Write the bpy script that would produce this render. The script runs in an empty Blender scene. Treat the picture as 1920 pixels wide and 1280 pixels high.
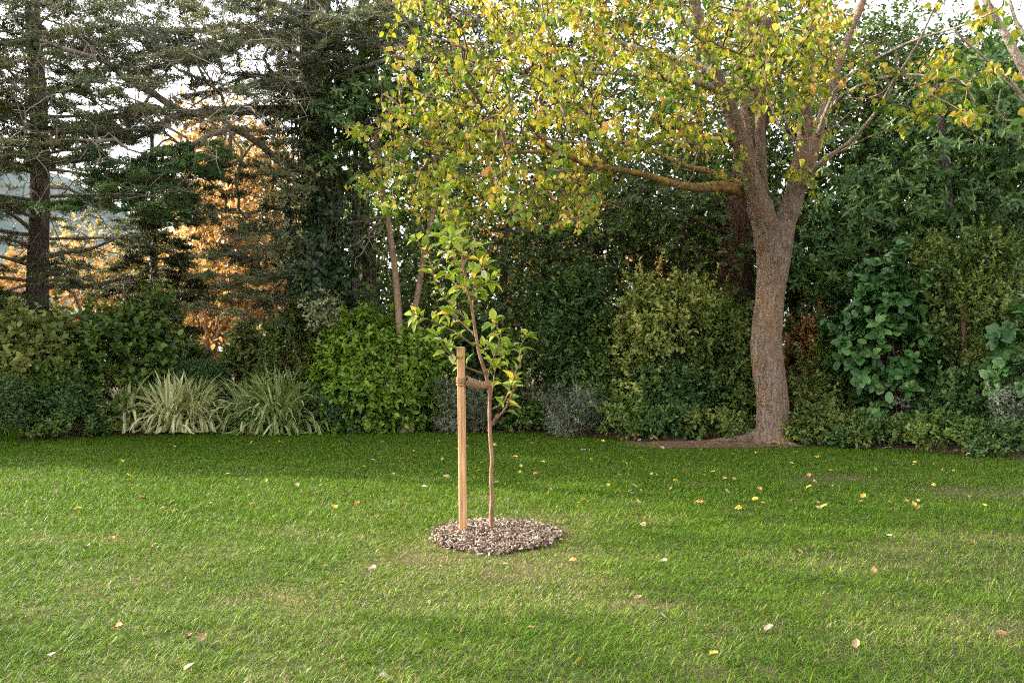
import bpy, math
import numpy as np
from mathutils import Vector

# ------------------------------------------------------------------ scene, camera, light
sc = bpy.context.scene
col = sc.collection
FPX = 1920 * 35 / 36.0
CAMH = 1.6
HZ = 640.0

def P(px, py, Y):
    """point seen at photo pixel (px, py) when it stands Y metres away"""
    return np.array([(px - 960) / FPX * Y, Y, CAMH - (py - HZ) / FPX * Y])

def G(py):
    """distance of the ground seen at photo row py"""
    return CAMH * FPX / (py - HZ)

cam_d = bpy.data.cameras.new("camera")
cam_d.lens = 35
cam_d.sensor_width = 36
cam_d.clip_end = 2000
cam = bpy.data.objects.new("camera", cam_d)
col.objects.link(cam)
cam.location = (0, 0, CAMH)
cam.rotation_euler = (math.radians(90), 0, 0)
sc.camera = cam

SUN_EL = 24.0
SUN_FROM = np.array([-1.0, 0.29])          # the sun stands to the left, a little beyond the hedge
w = bpy.data.worlds.new("World")
sc.world = w
w.use_nodes = True
wn = w.node_tree
wn.nodes.clear()
sky = wn.nodes.new("ShaderNodeTexSky")
sky.sky_type = 'NISHITA'
sky.sun_disc = False
sky.sun_elevation = math.radians(SUN_EL)
sky.sun_rotation = math.atan2(SUN_FROM[0], SUN_FROM[1])
sky.air_density = 1.0
sky.dust_density = 4.0
sky.ozone_density = 1.0
bg = wn.nodes.new("ShaderNodeBackground")
bg.inputs['Strength'].default_value = 0.15
wo = wn.nodes.new("ShaderNodeOutputWorld")
veil = wn.nodes.new("ShaderNodeHueSaturation")      # thin white cloud takes most of the blue out of the sky
veil.inputs['Saturation'].default_value = 0.16
wn.links.new(sky.outputs[0], veil.inputs['Color'])
wn.links.new(veil.outputs[0], bg.inputs[0])
wn.links.new(bg.outputs[0], wo.inputs[0])

sd = bpy.data.lights.new("sun", 'SUN')
sd.energy = 2.4
sd.angle = math.radians(1.0)
sd.color = (1.0, 0.86, 0.66)
sun = bpy.data.objects.new("sun", sd)
col.objects.link(sun)
sv = Vector((SUN_FROM[0], SUN_FROM[1], 0)).normalized() * math.cos(math.radians(SUN_EL)) + Vector((0, 0, math.sin(math.radians(SUN_EL))))
sun.rotation_euler = sv.to_track_quat('Z', 'Y').to_euler()
sun.location = (-20, 10, 20)

sc.view_settings.view_transform = 'Standard'
sc.view_settings.look = 'None'
sc.view_settings.gamma = 1.0
sc.view_settings.exposure = 2.65
cy = sc.cycles
cy.max_bounces = 7
cy.diffuse_bounces = 4
cy.glossy_bounces = 2
cy.transmission_bounces = 4
cy.use_denoising = False
cy.filter_width = 1.15
cy.sample_clamp_indirect = 4.0
cy.use_adaptive_sampling = True
cy.adaptive_threshold = 0.02
cy.caustics_reflective = False
cy.caustics_refractive = False

# ------------------------------------------------------------------ helpers
def rng_of(seed):
    return np.random.default_rng(seed)

def unit(v):
    v = np.asarray(v, float)
    n = np.linalg.norm(v, axis=-1, keepdims=True)
    return v / np.maximum(n, 1e-9)

class MB:
    """collects vertices, faces and one random value per piece, and links them as ONE mesh object"""
    def __init__(s):
        s.v, s.f, s.a, s.n = [], {3: [], 4: []}, [], 0
    def add(s, v, faces, a=0.5):
        v = np.asarray(v, np.float32).reshape(-1, 3)
        for f in faces:
            f = np.asarray(f, np.int64)
            if f.size:
                s.f[f.shape[1]].append(f + s.n)
        s.v.append(v)
        s.a.append(np.broadcast_to(np.asarray(a, np.float32), (len(v),)))
        s.n += len(v)
    def build(s, name, mat, parent=None, smooth=False, loc=None):
        me = bpy.data.meshes.new(name)
        v = np.concatenate(s.v) if s.v else np.zeros((0, 3), np.float32)
        org = np.zeros(3)
        if parent is not None:
            q = parent
            while q is not None:
                org = org + np.array(q.location)
                q = q.parent
        elif loc is not None:
            org = np.array(loc)
        v = v - org.astype(np.float32)
        lt = [np.concatenate(s.f[k]) for k in (3, 4) if s.f[k]]
        loops = np.concatenate([x.ravel() for x in lt]).astype(np.int32)
        tot = np.concatenate([np.full(len(x), x.shape[1], np.int32) for x in lt])
        start = np.concatenate([[0], np.cumsum(tot)[:-1]]).astype(np.int32)
        me.vertices.add(len(v))
        me.vertices.foreach_set("co", v.astype(np.float32).ravel())
        me.loops.add(len(loops))
        me.loops.foreach_set("vertex_index", loops)
        me.polygons.add(len(tot))
        me.polygons.foreach_set("loop_start", start)
        me.polygons.foreach_set("loop_total", tot)
        me.polygons.foreach_set("use_smooth", np.full(len(tot), smooth))
        at = me.attributes.new("rnd", 'FLOAT', 'POINT')
        at.data.foreach_set("value", np.concatenate(s.a).astype(np.float32))
        me.update(calc_edges=True)
        me.validate()
        me.materials.append(mat)
        o = bpy.data.objects.new(name, me)
        col.objects.link(o)
        if parent is not None:
            o.parent = parent
        elif loc is not None:
            o.location = loc
        return o

def thing(name, label, cat, loc, group=None):
    o = bpy.data.objects.new(name, None)
    o.empty_display_size = 0.2
    col.objects.link(o)
    o.location = [float(c) for c in loc]
    tag(o, label, cat, group)
    return o

def tag(o, label, cat, group=None, kind=None):
    o["label"] = label
    o["category"] = cat
    if group:
        o["group"] = group
    if kind:
        o["kind"] = kind
    return o

def leaf_shape(st, fold=0.15, curl=0.15, twist=0.0):
    """leaf along +x, length 1, from stations (x, half width)"""
    v = [(0, 0, 0)]
    for x, h in st:
        z = -curl * x * x
        v += [(x, h, z + fold * h), (x, 0, z), (x, -h, z + fold * h)]
    v.append((1, 0, -curl))
    v = np.array(v, float)
    t, q = [(0, 2, 1), (0, 3, 2)], []
    for i in range(len(st) - 1):
        a = 1 + 3 * i
        q += [(a, a + 1, a + 4, a + 3), (a + 1, a + 2, a + 5, a + 4)]
    a = 1 + 3 * (len(st) - 1)
    e = len(v) - 1
    t += [(a, a + 1, e), (a + 1, a + 2, e)]
    return v, np.array(t), np.array(q).reshape(-1, 4)

LEAF = {
    'small': leaf_shape([(0.5, 0.27)], 0.25, 0.12),
    'oval': leaf_shape([(0.3, 0.24), (0.65, 0.24)], 0.25, 0.18),
    'round': leaf_shape([(0.2, 0.27), (0.55, 0.34), (0.85, 0.2)], 0.2, 0.16),
    'narrow': leaf_shape([(0.5, 0.13)], 0.3, 0.25),
    'lance': leaf_shape([(0.3, 0.15), (0.65, 0.15)], 0.3, 0.3),
    'needle': leaf_shape([(0.45, 0.05)], 0.1, 0.12),
    'heart': leaf_shape([(0.1, 0.34), (0.35, 0.42), (0.6, 0.24)], 0.15, 0.2),
    'yellow': leaf_shape([(0.05, 0.2), (0.2, 0.38), (0.42, 0.43), (0.6, 0.3), (0.68, 0.32), (0.86, 0.12)], 0.18, 0.22),
    'yellow_folded': leaf_shape([(0.05, 0.2), (0.2, 0.36), (0.42, 0.40), (0.6, 0.3), (0.68, 0.3), (0.86, 0.11)], 0.75, 0.5),
    'apple': leaf_shape([(0.08, 0.06), (0.22, 0.2), (0.42, 0.28), (0.62, 0.26), (0.82, 0.14)], 0.5, 0.42),
}

def frames(D, N):
    """rows x, y, z of a frame whose x is D and whose z is as near N as it gets"""
    X = unit(D)
    Y = np.cross(N, X)
    bad = np.linalg.norm(Y, axis=1) < 1e-4
    Y[bad] = np.cross(np.array([0.3, 0.8, 0.52]), X[bad])
    Y = unit(Y)
    Z = np.cross(X, Y)
    return np.stack([X, Y, Z], 1)

def leaves(mb, kind, pos, D, N, size, rnd, wscale=1.0):
    tv, tt, tq = LEAF[kind]
    n = len(pos)
    if n == 0:
        return
    R = frames(D, N)
    tv = tv * np.array([1, wscale, 1])
    V = np.einsum('kc,ncd->nkd', tv, R) * np.asarray(size).reshape(-1, 1, 1) + pos[:, None, :]
    k = len(tv)
    off = (np.arange(n) * k)[:, None, None]
    fs = [(tt[None] + off).reshape(-1, 3)]
    if len(tq):
        fs.append((tq[None] + off).reshape(-1, 4))
    mb.add(V.reshape(-1, 3), fs, np.repeat(np.asarray(rnd, np.float32), k))

def rand_dirs(r, n):
    return unit(r.normal(size=(n, 3)))

def basis(D):
    ref = np.where(np.abs(D[:, 2:3]) > 0.9, np.array([[1.0, 0, 0]]), np.array([[0, 0, 1.0]]))
    U = unit(np.cross(D, ref))
    return U, np.cross(D, U)

def sprigs(mb, r, kind, pos, D, per, length, size, t0=0.0, th=(70, 25), droop=0.15, spread=0.15, rbase=None, rvar=0.25, wscale=1.0, szvar=0.3):
    """leaves set round short shoots"""
    n = len(pos)
    D = unit(D)
    U, W = basis(D)
    if rbase is None:
        rbase = r.random(n)
    ph0 = r.random(n) * 6.28
    L = length * (0.6 + 0.8 * r.random(n))
    for j in range(per):
        t = t0 + (1 - t0) * (j + 0.5) / per
        ph = ph0 + 2.4 * j + r.normal(0, 0.3, n)
        a = np.radians(th[0] + (th[1] - th[0]) * (j + 0.5) / per + r.normal(0, 12, n))
        rad = np.cos(ph)[:, None] * U + np.sin(ph)[:, None] * W
        d = np.cos(a)[:, None] * D + np.sin(a)[:, None] * rad
        nn = np.sin(a)[:, None] * D - np.cos(a)[:, None] * rad
        d[:, 2] -= droop * (0.5 + r.random(n))
        d += r.normal(0, spread, (n, 3))
        nn = nn + np.array([0, 0, 0.5]) + r.normal(0, 0.3, (n, 3))
        p = pos + D * (L * t)[:, None] + r.normal(0, 0.1 * size, (n, 3))
        s = size * (1 - szvar + 2 * szvar * r.random(n))
        leaves(mb, kind, p, d, nn, s, np.clip(rbase + r.normal(0, rvar, n), 0, 1), wscale)

def smooth_path(pts, step):
    pts = np.asarray(pts, float)
    if len(pts) < 3:
        n = max(2, int(np.linalg.norm(pts[-1] - pts[0]) / step) + 1)
        return pts[0] + (pts[-1] - pts[0]) * np.linspace(0, 1, n)[:, None]
    q = np.vstack([2 * pts[0] - pts[1], pts, 2 * pts[-1] - pts[-2]])
    out = []
    for i in range(1, len(q) - 2):
        n = max(1, int(np.linalg.norm(q[i + 1] - q[i]) / step))
        t = (np.arange(n) / n)[:, None]
        a, b, c, d = q[i - 1], q[i], q[i + 1], q[i + 2]
        out.append(0.5 * (2 * b + (c - a) * t + (2 * a - 5 * b + 4 * c - d) * t ** 2 + (3 * b - a - 3 * c + d) * t ** 3))
    out.append(pts[-1:])
    return np.vstack(out)

def tube(mb, pts, rad, sides=8, a=0.5, cap=True, bump=None):
    pts = np.asarray(pts, float)
    n = len(pts)
    rad = np.broadcast_to(np.asarray(rad, float), (n,))
    T = np.gradient(pts, axis=0)
    T = unit(T)
    ref = np.array([0.0, 0, 1]) if abs(T[0, 2]) < 0.9 else np.array([1.0, 0, 0])
    u = np.cross(ref, T[0])
    u /= np.linalg.norm(u)
    U = np.zeros((n, 3))
    for i in range(n):
        u = u - T[i] * u.dot(T[i])
        l = math.sqrt(u.dot(u))
        u = u / l if l > 1e-6 else np.cross(T[i], [0.3, 0.5, 0.8])
        U[i] = u
    W = np.cross(T, U)
    ang = np.arange(sides) / sides * 2 * math.pi
    R = rad[:, None] * np.ones((1, sides))
    if bump is not None:
        R = R * bump(n, sides)
    V = pts[:, None] + R[..., None] * (np.cos(ang)[None, :, None] * U[:, None] + np.sin(ang)[None, :, None] * W[:, None])
    i = np.arange(n - 1)[:, None] * sides
    j = np.arange(sides)[None]
    k = (j + 1) % sides
    q = np.stack([i + j, i + k, i + sides + k, i + sides + j], -1).reshape(-1, 4)
    V = V.reshape(-1, 3)
    t = np.zeros((0, 3), int)
    if cap:
        V = np.vstack([V, pts[-1:] + T[-1:] * rad[-1] * 0.4])
        b = (n - 1) * sides
        t = np.stack([b + j[0], b + k[0], np.full(sides, n * sides)], -1)
    mb.add(V, [q, t], a)

def vnoise(x, y, seed=0):
    """smooth value noise, 0..1"""
    r = rng_of(seed)
    tab = r.random((64, 64))
    xi, yi = np.floor(x).astype(int), np.floor(y).astype(int)
    fx, fy = x - xi, y - yi
    fx, fy = fx * fx * (3 - 2 * fx), fy * fy * (3 - 2 * fy)
    g = lambda a, b: tab[a % 64, b % 64]
    return (g(xi, yi) * (1 - fx) + g(xi + 1, yi) * fx) * (1 - fy) + (g(xi, yi + 1) * (1 - fx) + g(xi + 1, yi + 1) * fx) * fy

def fbm(x, y, seed=0, o=3):
    s, a, t = 0, 1.0, 0
    for k in range(o):
        s = s + a * vnoise(x * 2 ** k + 7.3 * k, y * 2 ** k + 3.1 * k, seed + k)
        t += a
        a *= 0.5
    return s / t

class Skel:
    """branch skeleton: fixed limbs plus shoots grown towards leaf clusters"""
    def __init__(s, cap=60000):
        s.p = np.zeros((cap, 3)); s.par = np.full(cap, -1); s.g = np.zeros(cap); s.fix = np.zeros(cap); s.n = 0
    def put(s, p, par, fix=0.0):
        i = s.n
        s.p[i] = p; s.par[i] = par; s.fix[i] = fix
        s.g[i] = 0 if par < 0 else s.g[par] + np.linalg.norm(p - s.p[par])
        s.n += 1
        return i
    def near(s, p):
        return int(np.argmin(((s.p[:s.n] - p) ** 2).sum(1)))
    def limb(s, pts, r0, r1, step=0.2, join=True, jit=0.0, r=None):
        """a fixed limb; starts at the nearest node; returns path and radii"""
        path = smooth_path(pts, step)
        if jit and r is not None:
            path[1:-1] += r.normal(0, jit, (len(path) - 2, 3))
        par = s.near(path[0]) if (join and s.n) else -1
        rad = np.linspace(r0, r1, len(path))
        for p, q in zip(path, rad):
            par = s.put(p, par, q)
        return path, rad
    def grow(s, targets, r, w=0.15, step=0.22, jit=0.03, curve=0.4, lift=0.0, order=True):
        targets = np.asarray(targets)
        if order:
            d = np.min(((targets[:, None, :] - s.p[None, :s.n:3]) ** 2).sum(2), 1) if s.n * len(targets) < 6e6 else np.linalg.norm(targets - s.p[0], axis=1)
            targets = targets[np.argsort(d)]
        out = []
        for t in targets:
            dd = np.sqrt(((s.p[:s.n] - t) ** 2).sum(1)) + w * s.g[:s.n]
            i = int(np.argmin(dd))
            a = s.p[i].copy()
            L = np.linalg.norm(t - a)
            if L < 0.05:
                continue
            pd = unit(a - s.p[s.par[i]]) if s.par[i] >= 0 else np.array([0, 0, 1.0])
            c = a + pd * L * curve + np.array([0, 0, lift * L])
            n = max(2, int(L / step) + 1)
            u = np.linspace(0, 1, n + 1)[1:, None]
            path = (1 - u) ** 2 * a + 2 * u * (1 - u) * c + u ** 2 * t
            path[:-1] += r.normal(0, jit, (n - 1, 3))
            par = i
            ids = [i]
            for q in path:
                par = s.put(q, par)
                ids.append(par)
            out.append(ids)
        return out
    def twigs(s, mb, tip=0.004, e=2.3, sides=5, rmax=0.06, a=0.5):
        n = s.n
        acc = np.zeros(n); rad = np.zeros(n)
        ch = [[] for _ in range(n)]
        for i in range(n - 1, -1, -1):
            rad[i] = max(tip, acc[i] ** (1 / e))
            rad[i] = min(rad[i], rmax)
            if s.fix[i] > 0:
                rad[i] = s.fix[i]
            elif s.par[i] >= 0:
                acc[s.par[i]] += rad[i] ** e
            if s.par[i] >= 0 and s.fix[i] == 0:
                ch[s.par[i]].append(i)
        done = np.zeros(n, bool)
        for i in range(n):
            if s.fix[i] > 0 or done[i] or s.par[i] < 0:
                continue
            chain = [s.par[i], i]
            done[i] = True
            while ch[chain[-1]]:
                c = [x for x in ch[chain[-1]] if not done[x]]
                if not c:
                    break
                k = max(c, key=lambda x: rad[x])
                done[k] = True
                chain.append(k)
            rr = rad[chain]
            rr[0] = min(rr[0], rr[1] * 1.15)
            tube(mb, s.p[chain], rr, sides if rr[0] > 0.012 else max(3, sides - 2), a)

# ------------------------------------------------------------------ materials
def newmat(name):
    m = bpy.data.materials.new(name)
    m.use_nodes = True
    nt = m.node_tree
    nt.nodes.clear()
    return m, nt, nt.nodes.new, nt.links.new

def ramp(N, cols, interp='LINEAR'):
    n = N("ShaderNodeValToRGB")
    cr = n.color_ramp
    cr.interpolation = interp
    while len(cr.elements) < len(cols):
        cr.elements.new(0.5)
    for i, c in enumerate(cols):
        if len(c) == 2:
            cr.elements[i].position, c = c
        else:
            cr.elements[i].position = i / max(1, len(cols) - 1)
        cr.elements[i].color = (*c, 1)
    return n

def leafmat(name, cols, transl=0.35, rough=0.45, spec=0.35, tcol=(1.25, 1.25, 0.6)):
    m, nt, N, L = newmat(name)
    at = N("ShaderNodeAttribute"); at.attribute_name = "rnd"
    rp = ramp(N, cols)
    L(at.outputs['Fac'], rp.inputs[0])
    b = N("ShaderNodeBsdfPrincipled")
    L(rp.outputs[0], b.inputs['Base Color'])
    b.inputs['Roughness'].default_value = rough
    b.inputs['Specular IOR Level'].default_value = spec
    t = N("ShaderNodeBsdfTranslucent")
    mx = N("ShaderNodeMix"); mx.data_type = 'RGBA'; mx.blend_type = 'MULTIPLY'
    mx.inputs[0].default_value = 1
    L(rp.outputs[0], mx.inputs[6]); mx.inputs[7].default_value = (*tcol, 1)
    L(mx.outputs[2], t.inputs[0])
    ms = N("ShaderNodeMixShader"); ms.inputs[0].default_value = transl
    L(b.outputs[0], ms.inputs[1]); L(t.outputs[0], ms.inputs[2])
    o = N("ShaderNodeOutputMaterial")
    L(ms.outputs[0], o.inputs[0])
    return m

def barkmat(name, cols, scale=9.0, stretch=0.25, bump=0.5, lichen=None, lich_amt=0.6, dist=0.02):
    m, nt, N, L = newmat(name)
    tc = N("ShaderNodeTexCoord")
    mp = N("ShaderNodeMapping")
    mp.inputs['Scale'].default_value = (1, 1, stretch)
    L(tc.outputs['Object'], mp.inputs[0])
    n1 = N("ShaderNodeTexNoise"); n1.inputs['Scale'].default_value = scale; n1.inputs['Detail'].default_value = 8; n1.inputs['Roughness'].default_value = 0.65
    L(mp.outputs[0], n1.inputs[0])
    vo = N("ShaderNodeTexVoronoi"); vo.feature = 'DISTANCE_TO_EDGE'; vo.inputs['Scale'].default_value = scale * 2.2
    n2 = N("ShaderNodeTexNoise"); n2.inputs['Scale'].default_value = scale * 1.5; n2.inputs['Detail'].default_value = 4
    L(mp.outputs[0], n2.inputs[0])
    mv = N("ShaderNodeMix"); mv.data_type = 'VECTOR'; mv.inputs[0].default_value = 0.12
    L(mp.outputs[0], mv.inputs[4]); L(n2.outputs['Color'], mv.inputs[5])
    L(mv.outputs[1], vo.inputs[0])
    rp = ramp(N, cols)
    L(n1.outputs[0], rp.inputs[0])
    colr = rp.outputs[0]
    mc = N("ShaderNodeMapRange"); mc.inputs[1].default_value = 0.0; mc.inputs[2].default_value = 0.12
    L(vo.outputs[0], mc.inputs[0])
    mul = N("ShaderNodeMix"); mul.data_type = 'RGBA'; mul.blend_type = 'MULTIPLY'; mul.inputs[0].default_value = 0.35
    L(colr, mul.inputs[6]); L(mc.outputs[0], mul.inputs[7])
    colr = mul.outputs[2]
    if lichen:
        for sc_, th, lc in lichen:
            nl = N("ShaderNodeTexNoise"); nl.inputs['Scale'].default_value = sc_; nl.inputs['Detail'].default_value = 6; nl.inputs['Roughness'].default_value = 0.75
            L(tc.outputs['Object'], nl.inputs[0])
            mr = N("ShaderNodeMapRange"); mr.inputs[1].default_value = th; mr.inputs[2].default_value = th + 0.05
            L(nl.outputs[0], mr.inputs[0])
            mm = N("ShaderNodeMath"); mm.operation = 'MULTIPLY'; mm.inputs[1].default_value = lich_amt
            L(mr.outputs[0], mm.inputs[0])
            mx = N("ShaderNodeMix"); mx.data_type = 'RGBA'
            L(mm.outputs[0], mx.inputs[0]); L(colr, mx.inputs[6]); mx.inputs[7].default_value = (*lc, 1)
            colr = mx.outputs[2]
    b = N("ShaderNodeBsdfPrincipled")
    L(colr, b.inputs['Base Color'])
    b.inputs['Roughness'].default_value = 0.85
    b.inputs['Specular IOR Level'].default_value = 0.2
    ad = N("ShaderNodeMath"); ad.operation = 'ADD'
    L(n1.outputs[0], ad.inputs[0]); L(mc.outputs[0], ad.inputs[1])
    bp = N("ShaderNodeBump"); bp.inputs['Strength'].default_value = bump; bp.inputs['Distance'].default_value = dist
    L(ad.outputs[0], bp.inputs['Height']); L(bp.outputs[0], b.inputs['Normal'])
    o = N("ShaderNodeOutputMaterial")
    L(b.outputs[0], o.inputs[0])
    return m

def simplemat(name, colr, rough=0.8, noise=None):
    m, nt, N, L = newmat(name)
    b = N("ShaderNodeBsdfPrincipled")
    b.inputs['Base Color'].default_value = (*colr, 1)
    b.inputs['Roughness'].default_value = rough
    b.inputs['Specular IOR Level'].default_value = 0.25
    if noise:
        tc = N("ShaderNodeTexCoord")
        n1 = N("ShaderNodeTexNoise"); n1.inputs['Scale'].default_value = noise[0]; n1.inputs['Detail'].default_value = 8
        L(tc.outputs['Object'], n1.inputs[0])
        rp = ramp(N, noise[1]); L(n1.outputs[0], rp.inputs[0]); L(rp.outputs[0], b.inputs['Base Color'])
        bp = N("ShaderNodeBump"); bp.inputs['Strength'].default_value = noise[2] if len(noise) > 2 else 0.3; bp.inputs['Distance'].default_value = 0.02
        L(n1.outputs[0], bp.inputs['Height']); L(bp.outputs[0], b.inputs['Normal'])
    o = N("ShaderNodeOutputMaterial"); L(b.outputs[0], o.inputs[0])
    return m

M = {}
def bigbark():
    m, nt, N, L = newmat('lichened_bark')
    tc = N("ShaderNodeTexCoord")
    def noise(sc_, det, rough, mp=None, dist=0.0):
        n = N("ShaderNodeTexNoise"); n.inputs['Scale'].default_value = sc_; n.inputs['Detail'].default_value = det; n.inputs['Roughness'].default_value = rough; n.inputs['Distortion'].default_value = dist
        if mp:
            k = N("ShaderNodeMapping"); k.inputs['Scale'].default_value = mp
            L(tc.outputs['Object'], k.inputs[0]); L(k.outputs[0], n.inputs[0])
        else:
            L(tc.outputs['Object'], n.inputs[0])
        return n.outputs[0]
    def mixc(f, a, b):
        x = N("ShaderNodeMix"); x.data_type = 'RGBA'
        L(f, x.inputs[0]); L(a, x.inputs[6])
        if isinstance(b, tuple):
            x.inputs[7].default_value = (*b, 1)
        else:
            L(b, x.inputs[7])
        return x.outputs[2]
    def rng(a, lo, hi, to=1.0):
        x = N("ShaderNodeMapRange"); x.inputs[1].default_value = lo; x.inputs[2].default_value = hi; x.inputs[4].default_value = to
        L(a, x.inputs[0]); return x.outputs[0]
    fine = noise(26, 8, 0.7, (1, 1, 0.22), 0.8)
    big = noise(2.6, 4, 0.6)
    r1 = ramp(N, [(0.3, (0.075, 0.045, 0.032)), (0.5, (0.21, 0.145, 0.105)), (0.68, (0.36, 0.27, 0.2))]); L(fine, r1.inputs[0])
    r2 = ramp(N, [(0.28, (0.10, 0.05, 0.028)), (0.5, (0.26, 0.145, 0.08)), (0.72, (0.38, 0.235, 0.14))]); L(fine, r2.inputs[0])
    c = mixc(rng(big, 0.45, 0.62), r1.outputs[0], r2.outputs[0])
    patch = rng(noise(3.4, 3, 0.6), 0.42, 0.62)
    l1 = noise(30, 5, 0.8, (1, 1, 1.5)); l2 = noise(75, 4, 0.7, (1, 1, 1.8))
    def mul(a, b):
        x = N("ShaderNodeMath"); x.operation = 'MULTIPLY'; L(a, x.inputs[0]); L(b, x.inputs[1]); return x.outputs[0]
    c = mixc(mul(rng(l1, 0.55, 0.62, 0.8), patch), c, (0.45, 0.44, 0.34))
    c = mixc(mul(rng(l2, 0.59, 0.66, 0.7), rng(noise(2.2, 3, 0.6), 0.38, 0.55)), c, (0.62, 0.6, 0.52))
    b = N("ShaderNodeBsdfPrincipled"); L(c, b.inputs['Base Color'])
    b.inputs['Roughness'].default_value = 0.9; b.inputs['Specular IOR Level'].default_value = 0.15
    bp = N("ShaderNodeBump"); bp.inputs['Strength'].default_value = 1.0; bp.inputs['Distance'].default_value = 0.05
    L(fine, bp.inputs['Height'])
    b2 = N("ShaderNodeBump"); b2.inputs['Strength'].default_value = 0.8; b2.inputs['Distance'].default_value = 0.07
    L(noise(9, 5, 0.65, (1, 1, 1.6), 0.5), b2.inputs['Height']); L(bp.outputs[0], b2.inputs['Normal']); L(b2.outputs[0], b.inputs['Normal'])
    o = N("ShaderNodeOutputMaterial"); L(b.outputs[0], o.inputs[0])
    return m
M['bark_big'] = bigbark()
M['bark_gold'] = barkmat('gold_lichened_bark', [(0.3, (0.12, 0.07, 0.04)), (0.5, (0.26, 0.15, 0.06)), (0.75, (0.38, 0.23, 0.07))], 9, 0.6, 0.6,
                         [(9, 0.52, (0.46, 0.27, 0.05)), (40, 0.6, (0.42, 0.4, 0.32))], 0.6)
M['bark_grey'] = barkmat('grey_twig_bark', [(0.3, (0.16, 0.125, 0.095)), (0.5, (0.31, 0.25, 0.2)), (0.75, (0.46, 0.39, 0.33))], 9, 0.4, 0.5)
M['bark_cedar'] = barkmat('dark_cedar_bark', [(0.3, (0.08, 0.055, 0.055)), (0.5, (0.16, 0.12, 0.115)), (0.75, (0.27, 0.21, 0.2))], 8, 0.3, 0.8)
M['bark_red'] = barkmat('red_stringy_bark', [(0.3, (0.05, 0.022, 0.016)), (0.5, (0.115, 0.05, 0.035)), (0.75, (0.19, 0.095, 0.065))], 16, 0.05, 0.9)
M['bark_tan'] = barkmat('smooth_tan_bark', [(0.3, (0.2, 0.12, 0.07)), (0.5, (0.34, 0.22, 0.14)), (0.75, (0.44, 0.31, 0.21))], 9, 0.3, 0.4)
M['bark_sapling'] = barkmat('young_brown_bark', [(0.3, (0.12, 0.06, 0.035)), (0.5, (0.26, 0.14, 0.085)), (0.75, (0.42, 0.27, 0.18))], 22, 0.35, 0.4, dist=0.004)
M['twig_dark'] = barkmat('dark_twig_bark', [(0.3, (0.07, 0.045, 0.035)), (0.6, (0.2, 0.14, 0.11))], 14, 0.4, 0.3)
M['twig_yellow'] = barkmat('brown_twig_bark', [(0.3, (0.06, 0.035, 0.025)), (0.6, (0.2, 0.12, 0.08))], 14, 0.4, 0.3)
M['twig_grey'] = barkmat('bare_grey_twig', [(0.3, (0.2, 0.155, 0.125)), (0.6, (0.42, 0.35, 0.29))], 14, 0.4, 0.3)
M['stem'] = barkmat('shrub_stem_bark', [(0.3, (0.07, 0.04, 0.025)), (0.6, (0.2, 0.13, 0.09))], 20, 0.3, 0.3)

M['yellow'] = leafmat('autumn_yellow_leaf', [(0, (0.045, 0.12, 0.012)), (0.28, (0.13, 0.21, 0.018)), (0.5, (0.28, 0.31, 0.03)), (0.74, (0.45, 0.375, 0.045)), (0.92, (0.52, 0.36, 0.06)), (1, (0.42, 0.24, 0.065))], 0.33, 0.5, 0.3, (1.15, 1.12, 0.5))
M['apple'] = leafmat('sapling_leaf', [(0, (0.09, 0.15, 0.015)), (0.5, (0.2, 0.27, 0.03)), (0.85, (0.34, 0.37, 0.055)), (0.94, (0.45, 0.48, 0.28)), (0.98, (0.7, 0.46, 0.03))], 0.4, 0.55, 0.2)
M['cedar'] = leafmat('cedar_needle', [(0, (0.022, 0.042, 0.018)), (0.5, (0.065, 0.092, 0.034)), (0.85, (0.13, 0.155, 0.05)), (1, (0.16, 0.13, 0.06))], 0.2, 0.5, 0.25)
M['cedar_green'] = leafmat('fresh_cedar_needle', [(0, (0.025, 0.065, 0.02)), (0.5, (0.055, 0.135, 0.035)), (1, (0.12, 0.2, 0.055))], 0.2, 0.5, 0.25)
M['orange'] = leafmat('orange_autumn_leaf', [(0, (0.26, 0.135, 0.04)), (0.5, (0.42, 0.27, 0.095)), (1, (0.50, 0.37, 0.17))], 0.42, 0.6, 0.2, (1.1, 1.0, 0.8))
M['redleaf'] = leafmat('red_autumn_leaf', [(0, (0.2, 0.05, 0.04)), (0.5, (0.38, 0.14, 0.07)), (1, (0.55, 0.28, 0.12))], 0.5, 0.6, 0.2, (1.1, 0.8, 0.6))
M['peach'] = leafmat('peach_orange_leaf', [(0, (0.28, 0.11, 0.04)), (0.5, (0.42, 0.2, 0.07)), (1, (0.52, 0.3, 0.12))], 0.45, 0.6, 0.2, (1.1, 0.9, 0.6))
M['dark'] = leafmat('dark_evergreen_leaf', [(0, (0.026, 0.05, 0.012)), (0.5, (0.064, 0.104, 0.025)), (1, (0.135, 0.18, 0.045))], 0.25, 0.45, 0.3)
M['laurel'] = leafmat('laurel_leaf', [(0, (0.028, 0.066, 0.018)), (0.5, (0.066, 0.132, 0.036)), (1, (0.14, 0.205, 0.06))], 0.25, 0.5, 0.25)
M['mid'] = leafmat('mid_green_leaf', [(0, (0.05, 0.10, 0.02)), (0.5, (0.11, 0.18, 0.035)), (1, (0.22, 0.28, 0.06))], 0.3, 0.42, 0.4)
M['pale'] = leafmat('pale_green_leaf', [(0, (0.08, 0.12, 0.025)), (0.5, (0.2, 0.24, 0.06)), (1, (0.36, 0.36, 0.12))], 0.3, 0.45, 0.4)
M['bright'] = leafmat('bright_green_leaf', [(0, (0.07, 0.14, 0.012)), (0.5, (0.17, 0.28, 0.025)), (1, (0.32, 0.42, 0.055))], 0.3, 0.38, 0.45)
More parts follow.
